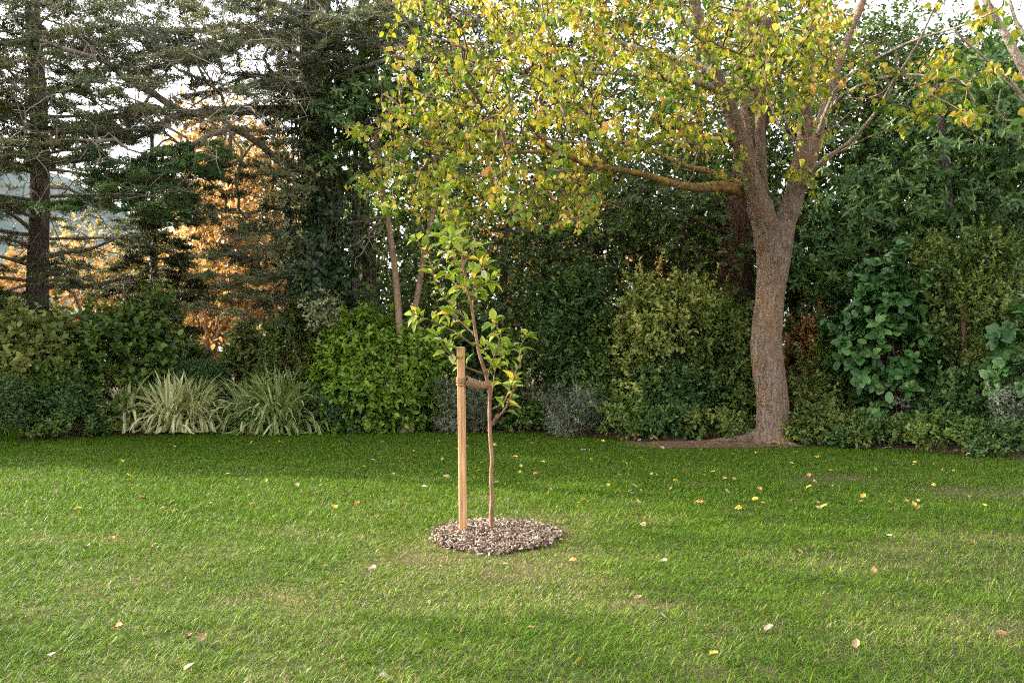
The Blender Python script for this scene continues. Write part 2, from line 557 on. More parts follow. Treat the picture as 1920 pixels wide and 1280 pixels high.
M['olive'] = leafmat('olive_green_leaf', [(0, (0.045, 0.08, 0.016)), (0.5, (0.105, 0.155, 0.03)), (1, (0.23, 0.26, 0.06))], 0.3, 0.42, 0.4)
M['varieg'] = leafmat('yellow_variegated_leaf', [(0, (0.06, 0.115, 0.02)), (0.4, (0.15, 0.205, 0.035)), (0.7, (0.32, 0.35, 0.08)), (1, (0.47, 0.46, 0.15))], 0.3, 0.42, 0.4)
M['cream'] = leafmat('cream_variegated_leaf', [(0, (0.05, 0.09, 0.03)), (0.4, (0.2, 0.22, 0.10)), (1, (0.55, 0.52, 0.32))], 0.25, 0.45, 0.4)
M['grey'] = leafmat('silver_grey_leaf', [(0, (0.06, 0.078, 0.042)), (0.5, (0.145, 0.17, 0.10)), (1, (0.30, 0.315, 0.22))], 0.2, 0.55, 0.3, (1.1, 1.1, 0.9))
M['bigleaf'] = leafmat('glossy_broad_leaf', [(0, (0.03, 0.085, 0.022)), (0.5, (0.065, 0.16, 0.04)), (1, (0.13, 0.24, 0.07))], 0.22, 0.34, 0.45)
M['box'] = leafmat('clipped_box_leaf', [(0, (0.035, 0.07, 0.022)), (0.5, (0.08, 0.135, 0.035)), (1, (0.16, 0.21, 0.065))], 0.2, 0.4, 0.4)
M['reddish'] = leafmat('bronze_shoot_leaf', [(0, (0.05, 0.07, 0.02)), (0.5, (0.15, 0.12, 0.03)), (1, (0.3, 0.13, 0.05))], 0.3, 0.42, 0.4)
M['ivy'] = leafmat('dark_ivy_leaf', [(0, (0.018, 0.042, 0.018)), (0.5, (0.038, 0.08, 0.032)), (1, (0.075, 0.125, 0.05))], 0.12, 0.34, 0.45)
M['flax'] = leafmat('striped_strap_leaf', [(0, (0.12, 0.19, 0.04)), (0.35, (0.32, 0.36, 0.13)), (0.6, (0.66, 0.64, 0.38)), (1, (0.82, 0.79, 0.58))], 0.3, 0.4, 0.4)
M['flax_green'] = leafmat('green_strap_leaf', [(0, (0.09, 0.17, 0.03)), (0.55, (0.2, 0.29, 0.07)), (0.75, (0.52, 0.52, 0.26)), (1, (0.72, 0.7, 0.46))], 0.3, 0.4, 0.4)
M['soil'] = simplemat('garden_soil', (0.1, 0.06, 0.04), 0.95, (6, [(0.3, (0.035, 0.02, 0.013)), (0.55, (0.10, 0.058, 0.036)), (0.8, (0.19, 0.12, 0.08))], 0.6))

# ------------------------------------------------------------------ lawn, bed, hill
def lawn_mat():
    m, nt, N, L = newmat('lawn_thatch')
    tc = N("ShaderNodeTexCoord")
    n1 = N("ShaderNodeTexNoise"); n1.inputs['Scale'].default_value = 38; n1.inputs['Detail'].default_value = 10; n1.inputs['Roughness'].default_value = 0.7
    n2 = N("ShaderNodeTexNoise"); n2.inputs['Scale'].default_value = 0.9; n2.inputs['Detail'].default_value = 5
    L(tc.outputs['Object'], n1.inputs[0]); L(tc.outputs['Object'], n2.inputs[0])
    r1 = ramp(N, [(0.3, (0.02, 0.025, 0.008)), (0.5, (0.045, 0.06, 0.014)), (0.7, (0.10, 0.10, 0.035))])
    r2 = ramp(N, [(0.3, (0.04, 0.028, 0.015)), (0.55, (0.10, 0.075, 0.04)), (0.75, (0.22, 0.18, 0.10))])
    L(n1.outputs[0], r1.inputs[0]); L(n1.outputs[0], r2.inputs[0])
    mr = N("ShaderNodeMapRange"); mr.inputs[1].default_value = 0.42; mr.inputs[2].default_value = 0.66
    L(n2.outputs[0], mr.inputs[0])
    mx = N("ShaderNodeMix"); mx.data_type = 'RGBA'
    L(mr.outputs[0], mx.inputs[0]); L(r1.outputs[0], mx.inputs[6]); L(r2.outputs[0], mx.inputs[7])
    b = N("ShaderNodeBsdfPrincipled"); b.inputs['Roughness'].default_value = 0.95; b.inputs['Specular IOR Level'].default_value = 0.1
    L(mx.outputs[2], b.inputs['Base Color'])
    bp = N("ShaderNodeBump"); bp.inputs['Strength'].default_value = 0.6; bp.inputs['Distance'].default_value = 0.03
    L(n1.outputs[0], bp.inputs['Height']); L(bp.outputs[0], b.inputs['Normal'])
    o = N("ShaderNodeOutputMaterial"); L(b.outputs[0], o.inputs[0])
    return m
M['lawn'] = lawn_mat()

def sheet(name, xs, ys, zf, mat, kind):
    X, Y = np.meshgrid(xs, ys)
    V = np.stack([X, Y, zf(X, Y)], -1).reshape(-1, 3)
    nx, ny = len(xs), len(ys)
    i = (np.arange(ny - 1)[:, None] * nx + np.arange(nx - 1)[None]).ravel()
    mb = MB()
    mb.add(V, [np.stack([i, i + 1, i + nx + 1, i + nx], 1)])
    o = mb.build(name, mat, smooth=True)
    o["kind"] = kind
    return o

xs = np.unique(np.concatenate([np.linspace(-600, -20, 12), np.linspace(-20, 20, 60), np.linspace(20, 600, 12)]))
ys = np.unique(np.concatenate([np.linspace(-200, -10, 6), np.linspace(-10, 40, 60), np.linspace(40, 900, 12)]))
o = sheet('lawn', xs, ys, lambda x, y: -0.012 + 0 * x, M['lawn'], 'structure')
o["label"] = "grassy lawn ground running back to the hedge"
o["category"] = "lawn"

# front edge of the garden bed, left to right
EDGE_PX = np.array([[-900, 850], [-300, 838], [0, 830], [200, 815.5], [420, 812], [600, 808], [820, 806], [1000, 812], [1120, 820], [1200, 825], [1400, 831], [1500, 833], [1700, 845], [1920, 860], [2300, 890], [2900, 925]], float)
EY = G(EDGE_PX[:, 1])
EX = (EDGE_PX[:, 0] - 960) / FPX * EY
def edge_y(x):
    return np.interp(x, EX, EY)

def bed_z(x, y):
    d = y - edge_y(x)
    return 0.10 * (1 - np.exp(-np.clip(d, 0, None) * 1.2)) + 0.03 * fbm(x * 3 + 50, y * 3 + 50, 5) * np.clip(d * 3, 0, 1) - 0.004

bx = np.linspace(-16, 14, 260)
bt = np.concatenate([np.linspace(0, 1.2, 16), np.linspace(1.5, 26, 30)])
V = np.zeros((len(bt), len(bx), 3))
wob = 0.12 * (fbm(bx * 1.3 + 30, bx * 0 + 4, 9) - 0.5) + 0.06 * (fbm(bx * 6 + 30, bx * 0 + 9, 19) - 0.5)
V[..., 0] = bx[None]
V[..., 1] = edge_y(bx)[None] + bt[:, None] + wob[None] * (bt[:, None] < 0.6)
V[..., 2] = bed_z(V[..., 0], V[..., 1])
i = (np.arange(len(bt) - 1)[:, None] * len(bx) + np.arange(len(bx) - 1)[None]).ravel()
mb = MB(); mb.add(V.reshape(-1, 3), [np.stack([i, i + 1, i + len(bx) + 1, i + len(bx)], 1)])
o = mb.build('garden_bed', M['soil'], smooth=True)
o["kind"] = 'structure'; o["label"] = "brown soil bed under the hedge shrubs"; o["category"] = "garden bed"

hx = np.linspace(-260, 260, 50); hy = np.linspace(90, 330, 26)
def hill_z(x, y):
    t = np.clip((y - 90) / 150, 0, 1)
    return -1 + t * t * (3 - 2 * t) * (52 * np.exp(-((x + 165) / 62) ** 2) + 6 + 5 * fbm(x / 20 + 40, y / 20 + 40, 3))
M['hill'] = simplemat('hazed_wooded_hillside', (0.12, 0.15, 0.15), 1.0, (0.12, [(0.3, (0.07, 0.10, 0.09)), (0.6, (0.13, 0.16, 0.15)), (0.8, (0.2, 0.21, 0.19))], 0.5))  # cool grey green carries the distance haze in the hill's colour
o = sheet('hills', hx, hy, hill_z, M['hill'], 'structure')
o["label"] = "distant wooded hill seen through the conifer boughs"; o["category"] = "hill"

# ------------------------------------------------------------------ mulch ring position
MC = np.array([-0.135, 8.22])
def mulch_r(x, y):
    dx, dy = (x - MC[0]) / 0.505, (y - MC[1]) / 0.66
    a = np.arctan2(dy, dx)
    return np.hypot(dx, dy) / (1 + 0.05 * np.sin(3 * a + 1) + 0.03 * np.sin(7 * a))

TRUNK = P(1449, 828, 15.75)[:2]

def bare(x, y):
    """0..1: how thin the turf stands"""
    b = np.clip(1.25 - mulch_r(x, y), 0, 0.35) / 0.35
    b = np.maximum(b, 0.75 * np.exp(-(((x - 0.15) / 0.42) ** 2 + ((y - 9.1) / 0.42) ** 2) * 1.2))  # thinner turf patch behind the mulch
    for (px, py, rx, ry, a) in [(1370, 834, 0.95, 0.6, 0.85), (1250, 829, 0.5, 0.3, 0.8), (1560, 898, 0.6, 0.4, 0.95), (1830, 920, 0.8, 0.45, 0.95), (1700, 868, 0.7, 0.25, 0.5), (1290, 905, 0.35, 0.2, 0.5), (700, 1050, 0.55, 0.3, 0.35), (1010, 1050, 0.25, 0.15, 0.5)]:  # worn spots in the lawn
        Y = G(py); X = (px - 960) / FPX * Y
        b = np.maximum(b, a * np.exp(-(((x - X) / rx) ** 2 + ((y - Y) / ry) ** 2)))
    return np.clip(b, 0, 1)

# bare hump of earth round the foot of the tree
def earth_hump():
    n, m = 18, 56
    t = np.linspace(0, 1, n)[:, None]; a = np.arange(m)[None] / m * 6.2832
    k = 1 + 0.18 * np.sin(2 * a + 0.6) + 0.10 * np.sin(5 * a) + 0.06 * np.sin(9 * a + 2)
    cx, cy = TRUNK[0] - 0.75, TRUNK[1] - 0.10
    X = cx + 1.65 * t * k * np.cos(a); Y = cy + 0.62 * t * k * np.sin(a)
    Z = 0.04 * (1 - t ** 2) ** 1.2 + 0.035 * (fbm(X * 4 + 40, Y * 4 + 40, 15, 3) - 0.35) * (1 - t) - 0.006
    V = np.stack([X, Y, Z + 0 * a], -1).reshape(-1, 3)
    i = np.arange(n - 1)[:, None] * m; j = np.arange(m)[None]; q = (j + 1) % m
    mb = MB(); mb.add(V, [np.stack([i + j, i + q, i + m + q, i + m + j], -1).reshape(-1, 4)])
    o = mb.build('bare_earth', simplemat('reddish_earth', (0.2, 0.11, 0.07), 0.95, (14, [(0.3, (0.05, 0.027, 0.017)), (0.55, (0.125, 0.068, 0.042)), (0.8, (0.22, 0.135, 0.085))], 0.8)), smooth=True)
    o["kind"] = 'structure'; o["label"] = "bare reddish earth hump round the tree roots"; o["category"] = "bare earth"
earth_hump()
# ------------------------------------------------------------------ grass
def grass_mat():
    m, nt, N, L = newmat('grass_blade')
    a1 = N("ShaderNodeAttribute"); a1.attribute_name = "rnd"
    r1 = ramp(N, [(0.0, (0.022, 0.062, 0.002)), (0.35, (0.064, 0.146, 0.003)), (0.62, (0.128, 0.214, 0.007)), (0.74, (0.21, 0.23, 0.025)), (0.84, (0.27, 0.24, 0.09)), (1.0, (0.42, 0.37, 0.23))])
    L(a1.outputs['Fac'], r1.inputs[0])
    b = N("ShaderNodeBsdfPrincipled"); b.inputs['Roughness'].default_value = 0.6; b.inputs['Specular IOR Level'].default_value = 0.2
    L(r1.outputs[0], b.inputs['Base Color'])
    t = N("ShaderNodeBsdfTranslucent"); L(r1.outputs[0], t.inputs[0])
    ms = N("ShaderNodeMixShader"); ms.inputs[0].default_value = 0.35
    L(b.outputs[0], ms.inputs[1]); L(t.outputs[0], ms.inputs[2])
    o = N("ShaderNodeOutputMaterial"); L(ms.outputs[0], o.inputs[0])
    return m
M['grass'] = grass_mat()

def build_grass():
    r = rng_of(11)
    mb = MB()
    for (y0, y1, dens, wid, hgt) in [(3.7, 6.0, 6000, 0.0042, 0.056), (6.0, 8.5, 5200, 0.0047, 0.05), (8.5, 11.5, 4200, 0.006, 0.05), (11.5, 14.5, 3000, 0.007, 0.038), (14.5, 19, 2200, 0.0085, 0.034)]:
        hw = 0.56 * y1 + 0.5
        n = int(dens * (y1 - y0) * 2 * hw)
        x = r.uniform(-hw, hw, n); y = r.uniform(y0, y1, n)
        keep = (np.abs(x) < 0.56 * y + 0.5) & (mulch_r(x, y) > 0.97 - 0.12 * r.random(n) ** 3) & (y < edge_y(x) + 0.1)
        x, y = x[keep], y[keep]
        bz = bare(x, y)
        tuft = 0.55 * fbm(x * 9 + 90, y * 9 + 20, 21, 2) + 0.45 * fbm(x * 3.3 + 9, y * 3.3 + 2, 22, 2)
        patch = np.clip(fbm(x * 0.8 + 60, y * 1.1 + 33, 41, 4) + 0.12 * np.exp(-((x + 0.6) / 2.2) ** 2 - ((y - 6.6) / 1.6) ** 2) - 0.10 * np.clip((y - 8.5) / 4, 0, 1) - 0.08 * np.clip((-2.5 - x) / 2, 0, 1), 0, 1)
        far = np.clip((y - 8) / 5, 0, 1)
        keep = r.random(len(x)) < (1 - 0.93 * bz) * np.clip(0.1 + 1.9 * tuft - 1.1 * np.clip(patch - 0.55, 0, 1), 0.05, 1)
        x, y, bz, tuft, patch, far = (q[keep] for q in (x, y, bz, tuft, patch, far))
        n = len(x)
        h = hgt * (0.45 + 0.9 * r.random(n)) * (0.3 + 1.4 * tuft) * (1 - 0.45 * bz)
        wd = wid * (0.6 + 0.8 * r.random(n))
        dry = np.clip(0.12 + 0.10 * np.clip((8.2 - y) / 2, 0, 1) + 2.2 * (patch - 0.5) * (1 - 0.55 * far) + 0.6 * bz, 0.05, 0.8)  # share of pale blades: dry straw, and glints put into the colour
        is_pale = r.random(n) < dry * (0.6 - 0.38 * far)
        h = np.where(is_pale, h * 0.7, h); wd = np.where(is_pale, wd * 0.75, wd)
        comb = 6.28 * fbm(x * 5 + 10, y * 5 + 10, 61, 2) * 2
        ya = comb + r.normal(0, 2.2, n)
        lean = np.radians(np.clip(r.normal(62 - 26 * far, 20, n), 2, 87))
        d = np.stack([np.cos(ya), np.sin(ya), 0 * ya], 1)
        sd_ = np.stack([-np.sin(ya + r.normal(0, .6, n)), np.cos(ya), 0 * ya], 1)
        bend = lean + np.radians(8 + 26 * r.random(n))
        p0 = np.stack([x, y, np.full(n, -0.012)], 1)
        up = np.array([0, 0, 1.0])
        p1 = p0 + (h * 0.55)[:, None] * (np.sin(lean)[:, None] * d + np.cos(lean)[:, None] * up)
        p2 = p1 + (h * 0.6)[:, None] * (np.sin(bend)[:, None] * d + np.cos(bend)[:, None] * up)
        p2[:, 2] = np.maximum(p2[:, 2], 0.001 + 0.012 * r.random(n))
        s0 = sd_ * wd[:, None] * 0.5
        V = np.stack([p0 - s0, p0 + s0, p1 + s0 * 0.8, p1 - s0 * 0.8, p2], 1).reshape(-1, 3)
        o = np.arange(n)[:, None] * 5
        dry = np.clip(0.12 + 0.10 * np.clip((8.2 - y) / 2, 0, 1) + 2.2 * (patch - 0.5) * (1 - 0.55 * far) + 0.6 * bz, 0.05, 0.8)
        dry_or_glint = is_pale
        v = np.where(dry_or_glint, r.uniform(0.7, 1.0, n), np.clip(r.normal(0.36 + 0.12 * (patch - 0.5), 0.2, n), 0, 0.72))
        mb.add(V, [o + np.array([0, 1, 2, 3]), o + np.array([3, 2, 4])], np.repeat(v, 5))
    g = mb.build('grass', M['grass'])
    tag(g, "short green lawn grass with dry and glint pale blades mixed in", "grass", None, 'stuff')
build_grass()

# ------------------------------------------------------------------ mulch
def build_mulch():
    r = rng_of(5)
    m, nt, N, L = newmat('bark_chip')
    a1 = N("ShaderNodeAttribute"); a1.attribute_name = "rnd"
    r1 = ramp(N, [(0.0, (0.05, 0.028, 0.02)), (0.25, (0.11, 0.072, 0.05)), (0.5, (0.22, 0.165, 0.12)), (0.8, (0.34, 0.275, 0.21)), (1.0, (0.5, 0.44, 0.36))])
    L(a1.outputs['Fac'], r1.inputs[0])
    b = N("ShaderNodeBsdfPrincipled"); b.inputs['Roughness'].default_value = 0.75; b.inputs['Specular IOR Level'].default_value = 0.25
    L(r1.outputs[0], b.inputs['Base Color'])
    o = N("ShaderNodeOutputMaterial"); L(b.outputs[0], o.inputs[0])
    mb = MB()
    # low mound the chips lie on
    nr, na = 10, 48
    rr = np.linspace(0, 1.0, nr)[:, None]; an = np.arange(na)[None] / na * 6.2832
    wob = 1 + 0.05 * np.sin(3 * an + 1) + 0.03 * np.sin(7 * an)
    V = np.stack([MC[0] + 0.505 * rr * wob * np.cos(an), MC[1] + 0.66 * rr * wob * np.sin(an), 0.028 * (1 - rr ** 2) + 0 * an - 0.008], -1).reshape(-1, 3)
    i = np.arange(nr - 1)[:, None] * na; j = np.arange(na)[None]; k = (j + 1) % na
    mb.add(V, [np.stack([i + j, i + k, i + na + k, i + na + j], -1).reshape(-1, 4)], 0.08)
    n = 4600
    a = r.random(n) * 6.2832; q = np.sqrt(r.random(n)) * 1.02 * (1 + 0.05 * np.sin(3 * a + 1) + 0.03 * np.sin(7 * a)) + np.abs(r.normal(0, 0.07, n)) * (r.random(n) < 0.25)
    p = np.stack([MC[0] + 0.505 * q * np.cos(a), MC[1] + 0.66 * q * np.sin(a), 0.028 * np.clip(1 - q ** 2, 0, 1) + r.uniform(0.0, 0.03, n)], 1)
    D = rand_dirs(r, n); D[:, 2] *= 0.45
    Nn = rand_dirs(r, n) + np.array([0, 0, 0.9])
    R = frames(D, Nn)
    l = r.uniform(0.012, 0.046, n) * (0.8 + 0.5 * (r.random(n) < .15)); wd = r.uniform(0.005, 0.016, n); h = r.uniform(0.003, 0.008, n)
    box = np.array([[-1, -1, -1], [1, -1, -1], [1, 1, -1], [-1, 1, -1], [-1, -1, 1], [1, -1, 1], [1, 1, 1], [-1, 1, 1]], float) * 0.5
    bv = box[None] * np.stack([l, wd, h], 1)[:, None] * (1 + r.normal(0, 0.22, (n, 8, 3)))
    V = np.einsum('nkc,ncd->nkd', bv, R) + p[:, None]
    F = np.array([[0, 3, 2, 1], [4, 5, 6, 7], [0, 1, 5, 4], [1, 2, 6, 5], [2, 3, 7, 6], [3, 0, 4, 7]])
    mb.add(V.reshape(-1, 3), [(F[None] + (np.arange(n) * 8)[:, None, None]).reshape(-1, 4)], np.repeat(np.clip(r.beta(1.1, 1.7, n), 0, 1), 8))
    g = mb.build('mulch', m)
    tag(g, "ring of brown and pale bark chips round the staked sapling", "mulch", None, 'stuff')
build_mulch()

# ------------------------------------------------------------------ stake
def stake_mat():
    m, nt, N, L = newmat('sawn_pine')
    tc = N("ShaderNodeTexCoord")
    mp = N("ShaderNodeMapping"); mp.inputs['Scale'].default_value = (22, 22, 1.1)
    L(tc.outputs['Object'], mp.inputs[0])
    n1 = N("ShaderNodeTexNoise"); n1.inputs['Scale'].default_value = 2.2; n1.inputs['Detail'].default_value = 6; n1.inputs['Distortion'].default_value = 0.6
    L(mp.outputs[0], n1.inputs[0])
    r1 = ramp(N, [(0.25, (0.2, 0.09, 0.04)), (0.45, (0.42, 0.225, 0.105)), (0.6, (0.52, 0.30, 0.15)), (0.8, (0.62, 0.41, 0.23))])
    L(n1.outputs[0], r1.inputs[0])
    vo = N("ShaderNodeTexVoronoi"); vo.inputs['Scale'].default_value = 4.5
    mp2 = N("ShaderNodeMapping"); mp2.inputs['Scale'].default_value = (2.2, 2.2, 0.8); L(tc.outputs['Object'], mp2.inputs[0]); L(mp2.outputs[0], vo.inputs[0])
    mr = N("ShaderNodeMapRange"); mr.inputs[1].default_value = 0.03; mr.inputs[2].default_value = 0.11; L(vo.outputs[0], mr.inputs[0])
    mx = N("ShaderNodeMix"); mx.data_type = 'RGBA'; L(mr.outputs[0], mx.inputs[0]); mx.inputs[6].default_value = (0.16, 0.08, 0.04, 1); L(r1.outputs[0], mx.inputs[7])
    b = N("ShaderNodeBsdfPrincipled"); b.inputs['Roughness'].default_value = 0.7; b.inputs['Specular IOR Level'].default_value = 0.25
    L(mx.outputs[2], b.inputs['Base Color'])
    bp = N("ShaderNodeBump"); bp.inputs['Strength'].default_value = 0.35; bp.inputs['Distance'].default_value = 0.004
    L(n1.outputs[0], bp.inputs['Height']); L(bp.outputs[0], b.inputs['Normal'])
    o = N("ShaderNodeOutputMaterial"); L(b.outputs[0], o.inputs[0])
    return m

S0 = P(869, 1003, 8.23); S1 = P(864, 650, 8.2)
def build_stake():
    mb = MB()
    hw, bv = 0.0275, 0.0045
    prof = []
    for sx, sy in ((1, 1), (-1, 1), (-1, -1), (1, -1)):
        a, b = (sx * (hw - bv), sy * hw), (sx * hw, sy * (hw - bv))
        prof += [b, a] if sx * sy > 0 else [a, b]
    prof = np.array(prof)
    th = math.radians(-14)
    prof = prof @ np.array([[math.cos(th), math.sin(th)], [-math.sin(th), math.cos(th)]])
    A = S0 + np.array([0, 0, -0.25 - S0[2]]); 
    rows = [(A, 1), (S0 * 0.5 + S1 * 0.5, 1), (S1 - np.array([0, 0, 0.004]), 1), (S1, 0.86)]
    V = np.concatenate([np.c_[prof * k + c[:2], np.full(8, c[2])] for c, k in rows] + [S1[None] + [[0, 0, 0.001]]])
    q = [(8 * i + j, 8 * i + (j + 1) % 8, 8 * i + 8 + (j + 1) % 8, 8 * i + 8 + j) for i in range(3) for j in range(8)]
    t = [(24 + j, 24 + (j + 1) % 8, 32) for j in range(8)]
    mb.add(V, [np.array(q), np.array(t)])
    o = mb.build('stake', stake_mat(), loc=(S0[0], S0[1], 0))
    tag(o, "square sawn pine stake driven into the mulch beside the sapling", "stake")
build_stake()

# ------------------------------------------------------------------ sapling
def sp(pxs, Y0, Y1):
    n = len(pxs)
    return np.array([P(x, y, Y0 + (Y1 - Y0) * k / max(1, n - 1)) for k, (x, y) in enumerate(pxs)])

SAP = sp([(923, 1003), (921.5, 965), (922.5, 930), (921.5, 895), (922, 860), (919.5, 825), (918.5, 790), (918, 755), (916.5, 726), (910, 699), (899, 665), (890.5, 618), (884, 574), (874, 531), (868, 490), (865, 450), (858, 425), (855, 403), (843, 380), (834, 362)], 8.34, 8.3)
def build_sapling():
    r = rng_of(77)
    root = thing('sapling', "young apple sapling with thin trunk tied to the pine stake", "sapling", (SAP[0][0], SAP[0][1], 0))
    mb = MB()
    path = smooth_path(SAP, 0.02)
    path += np.c_[np.convolve(r.normal(0, 0.003, len(path)), np.ones(5) / 5, 'same'), np.zeros(len(path)), np.zeros(len(path))]
    z = np.linspace(0, 1, len(path))
    rad = np.interp(z, [0, 0.03, 0.12, 0.4, 0.6, 0.8, 1], [0.030, 0.022, 0.0172, 0.0155, 0.0125, 0.0085, 0.004])
    ring = 1 + 0.10 * (r.random(len(path)) < 0.12) 
    tube(mb, path, rad * ring, 14)
    tube(mb, smooth_path([P(922, 797, 8.34), P(926, 788, 8.33), P(934, 776, 8.32)], 0.02), [0.011, 0.009, 0.008][0], 8)
    mb.build('trunk', M['bark_sapling'], root, smooth=True)
    br = [
        [(875, 598), (858, 584), (842, 568), (818, 534), (808, 494), (795, 467), (783, 452)],
        [(873, 524), (868, 508), (855, 490), (835, 467), (826, 446)],
        [(885, 580), (888, 560), (890, 546), (909, 534), (921, 529)],
        [(884, 560), (888, 541), (890, 511), (905, 503)],
        [(889, 648), (872, 636), (855, 623), (828, 611), (801, 598), (781, 594)],
        [(905, 700), (892, 695), (872, 687), (855, 672), (838, 658), (828, 640), (821, 631)],
        [(914, 712), (917, 696), (925, 672), (932, 652), (939, 624), (926, 606)],
        [(922, 793), (942, 773), (954, 752), (964, 722), (966, 699), (976, 679), (974, 655), (984, 634)],
        [(924, 766), (942, 756), (952, 739), (957, 724)],
        [(920, 750), (925, 719), (929, 692), (942, 668), (955, 655)],
        [(866, 480), (858, 470), (850, 462), (846, 450)],
        [(880, 552), (866, 540), (852, 530), (838, 512)],
        [(893, 632), (880, 618), (860, 600), (846, 590)],
        [(899, 662), (908, 655), (915, 648)],
        [(868, 500), (876, 484), (884, 474), (896, 468)],
    ]
    lp, ld = [], []
    Yo = [8.15, 8.45, 8.5, 8.1, 8.15, 8.05, 8.05, 8.25, 8.5, 8.55, 8.1, 8.55, 8.5, 8.6, 8.45]
    for k, b in enumerate(br):
        pts = sp(b, 8.33, Yo[k])
        pth = smooth_path(pts, 0.02)
        rb = 0.0105 if k == 7 else 0.0075
        mb = MB(); tube(mb, pth, np.linspace(rb, 0.003, len(pth)), 8)
        mb.build('branch', M['bark_sapling'], root, smooth=True)
        s = pth[max(3, len(pth) // 5)::2]
        lp.append(s); ld.append(np.gradient(pth, axis=0)[max(3, len(pth) // 5)::2])
        lp.append(np.repeat(pth[-1:], 4, 0)); ld.append(np.repeat(pth[-1:] - pth[-2:-1], 4, 0))
    top = path[int(len(path) * 0.66)::2]
    lp.append(top); ld.append(np.gradient(path, axis=0)[int(len(path) * 0.66)::2])
    lp.append(np.repeat(path[-1:], 6, 0)); ld.append(np.repeat(path[-1:] - path[-2:-1], 6, 0))
    lp = np.concatenate(lp); ld = unit(np.concatenate(ld))
    lp = np.concatenate([lp, lp]); ld = np.concatenate([ld, ld])
    keep = r.random(len(lp)) < 0.78
    lp, ld = lp[keep], ld[keep]
    lp = lp + ld * r.normal(0, 0.012, len(lp))[:, None]
    n = len(lp)
    U, W = basis(ld)
    ph = 2.4 * np.arange(n) + r.normal(0, 0.4, n)
    rad = np.cos(ph)[:, None] * U + np.sin(ph)[:, None] * W
    d = 0.45 * ld + 0.9 * rad + np.array([0, 0, 0.28]) + r.normal(0, 0.2, (n, 3))
    N_ = np.array([0, 0, 1.0]) + 0.35 * r.normal(0, 1, (n, 3)) - 0.3 * rad + np.array([0, -0.35, 0])
    size = r.uniform(0.07, 0.125, n)
    mb = MB()
    pet = lp + unit(d) * 0.02
    for k in range(n):
        tube(mb, np.array([lp[k], pet[k]]), 0.0014, 4, 0.5, cap=False)
    leaves(mb, 'apple', pet, d, N_, size, np.clip(np.where(r.random(n) < 0.09, r.uniform(0.9, 1, n), r.normal(0.48, 0.2, n)), 0, 1))
    mb.build('foliage', M['apple'], root, smooth=True)
build_sapling()

# ------------------------------------------------------------------ rope tie
def build_rope():
    m, nt, N, L = newmat('jute_rope')
    tc = N("ShaderNodeTexCoord")
    wv = N("ShaderNodeTexWave"); wv.inputs['Scale'].default_value = 70; wv.inputs['Distortion'].default_value = 3; wv.bands_direction = 'DIAGONAL'
    L(tc.outputs['Object'], wv.inputs[0])
    rp = ramp(N, [(0.1, (0.16, 0.085, 0.045)), (0.6, (0.36, 0.22, 0.13)), (1, (0.5, 0.33, 0.2))]); L(wv.outputs['Fac'], rp.inputs[0])
    b = N("ShaderNodeBsdfPrincipled"); b.inputs['Roughness'].default_value = 0.95; b.inputs['Specular IOR Level'].default_value = 0.1
    L(rp.outputs[0], b.inputs['Base Color'])
    bp = N("ShaderNodeBump"); bp.inputs['Strength'].default_value = 0.8; bp.inputs['Distance'].default_value = 0.003
    L(wv.outputs['Fac'], bp.inputs['Height']); L(bp.outputs[0], b.inputs['Normal'])
    o = N("ShaderNodeOutputMaterial"); L(b.outputs[0], o.inputs[0])
    r = rng_of(3)
    zt = P(0, 714, 8.22)[2]
    sc_ = S0 + (S1 - S0) * (zt - S0[2]) / (S1[2] - S0[2])
    tc_ = P(917, 722, 8.335)
    root = thing('rope_tie', "brown jute rope wrapped round the pine stake and the sapling trunk", "rope", sc_)
    mb = MB()
    for k in range(6):
        z = zt + 0.032 - 0.0125 * k
        a = np.linspace(0, 2 * math.pi, 49)
        rr = 0.0365 / np.maximum(np.abs(np.cos(a + 0.24)), np.abs(np.sin(a + 0.24))) ** 0.55 
        rr = np.minimum(rr, 0.0405) + r.normal(0, 0.0006)
        pts = np.c_[sc_[0] + rr * np.cos(a), sc_[1] + rr * np.sin(a), z + 0.005 * np.sin(a + k) + r.normal(0, 0.0015)]
        tube(mb, pts, 0.0066, 8, cap=False)
    mb.build('stake_coil', m, root, smooth=True)
    mb = MB()
    A = sc_ + np.array([0.036, -0.01, 0.005]); B = tc_ + np.array([-0.012, 0, -0.002])
    turns, n = 15, 15 * 16
    t = np.linspace(0, 1, n)
    ax = unit(B - A); U, W = basis(ax[None])
    ra = np.interp(t, [0, 0.08, 0.5, 0.9, 1], [0.030, 0.035, 0.030, 0.025, 0.016]) + 0.002 * np.sin(t * 23)
    sag = -0.012 * np.sin(math.pi * t)
    pts = A + (B - A) * t[:, None] + ra[:, None] * (np.cos(t * turns * 6.2832)[:, None] * U + np.sin(t * turns * 6.2832)[:, None] * W)
    pts[:, 2] += sag
    tube(mb, pts, 0.0088, 8)
    c = A + (B - A) * np.linspace(0, 1, 12)[:, None]; c[:, 2] += -0.012 * np.sin(math.pi * np.linspace(0, 1, 12))
    tube(mb, c, np.interp(np.linspace(0, 1, 12), [0, 0.08, 0.5, 0.9, 1], [0.028, 0.033, 0.028, 0.023, 0.014]), 10)
    mb.build('wrapped_span', m, root, smooth=True)
    mb = MB()
    for k in range(5):
        z = tc_[2] + 0.022 - 0.011 * k
        a = np.linspace(0, 2 * math.pi, 33)
        rr = 0.0215 + r.normal(0, 0.0008)
        cx = np.interp(z, SAP[:, 2], SAP[:, 0])
        pts = np.c_[cx + rr * np.cos(a), 8.338 + rr * np.sin(a), z + 0.004 * np.sin(a + k)]
        tube(mb, pts, 0.0055, 8, cap=False)
    mb.build('trunk_loop', m, root, smooth=True)
build_rope()

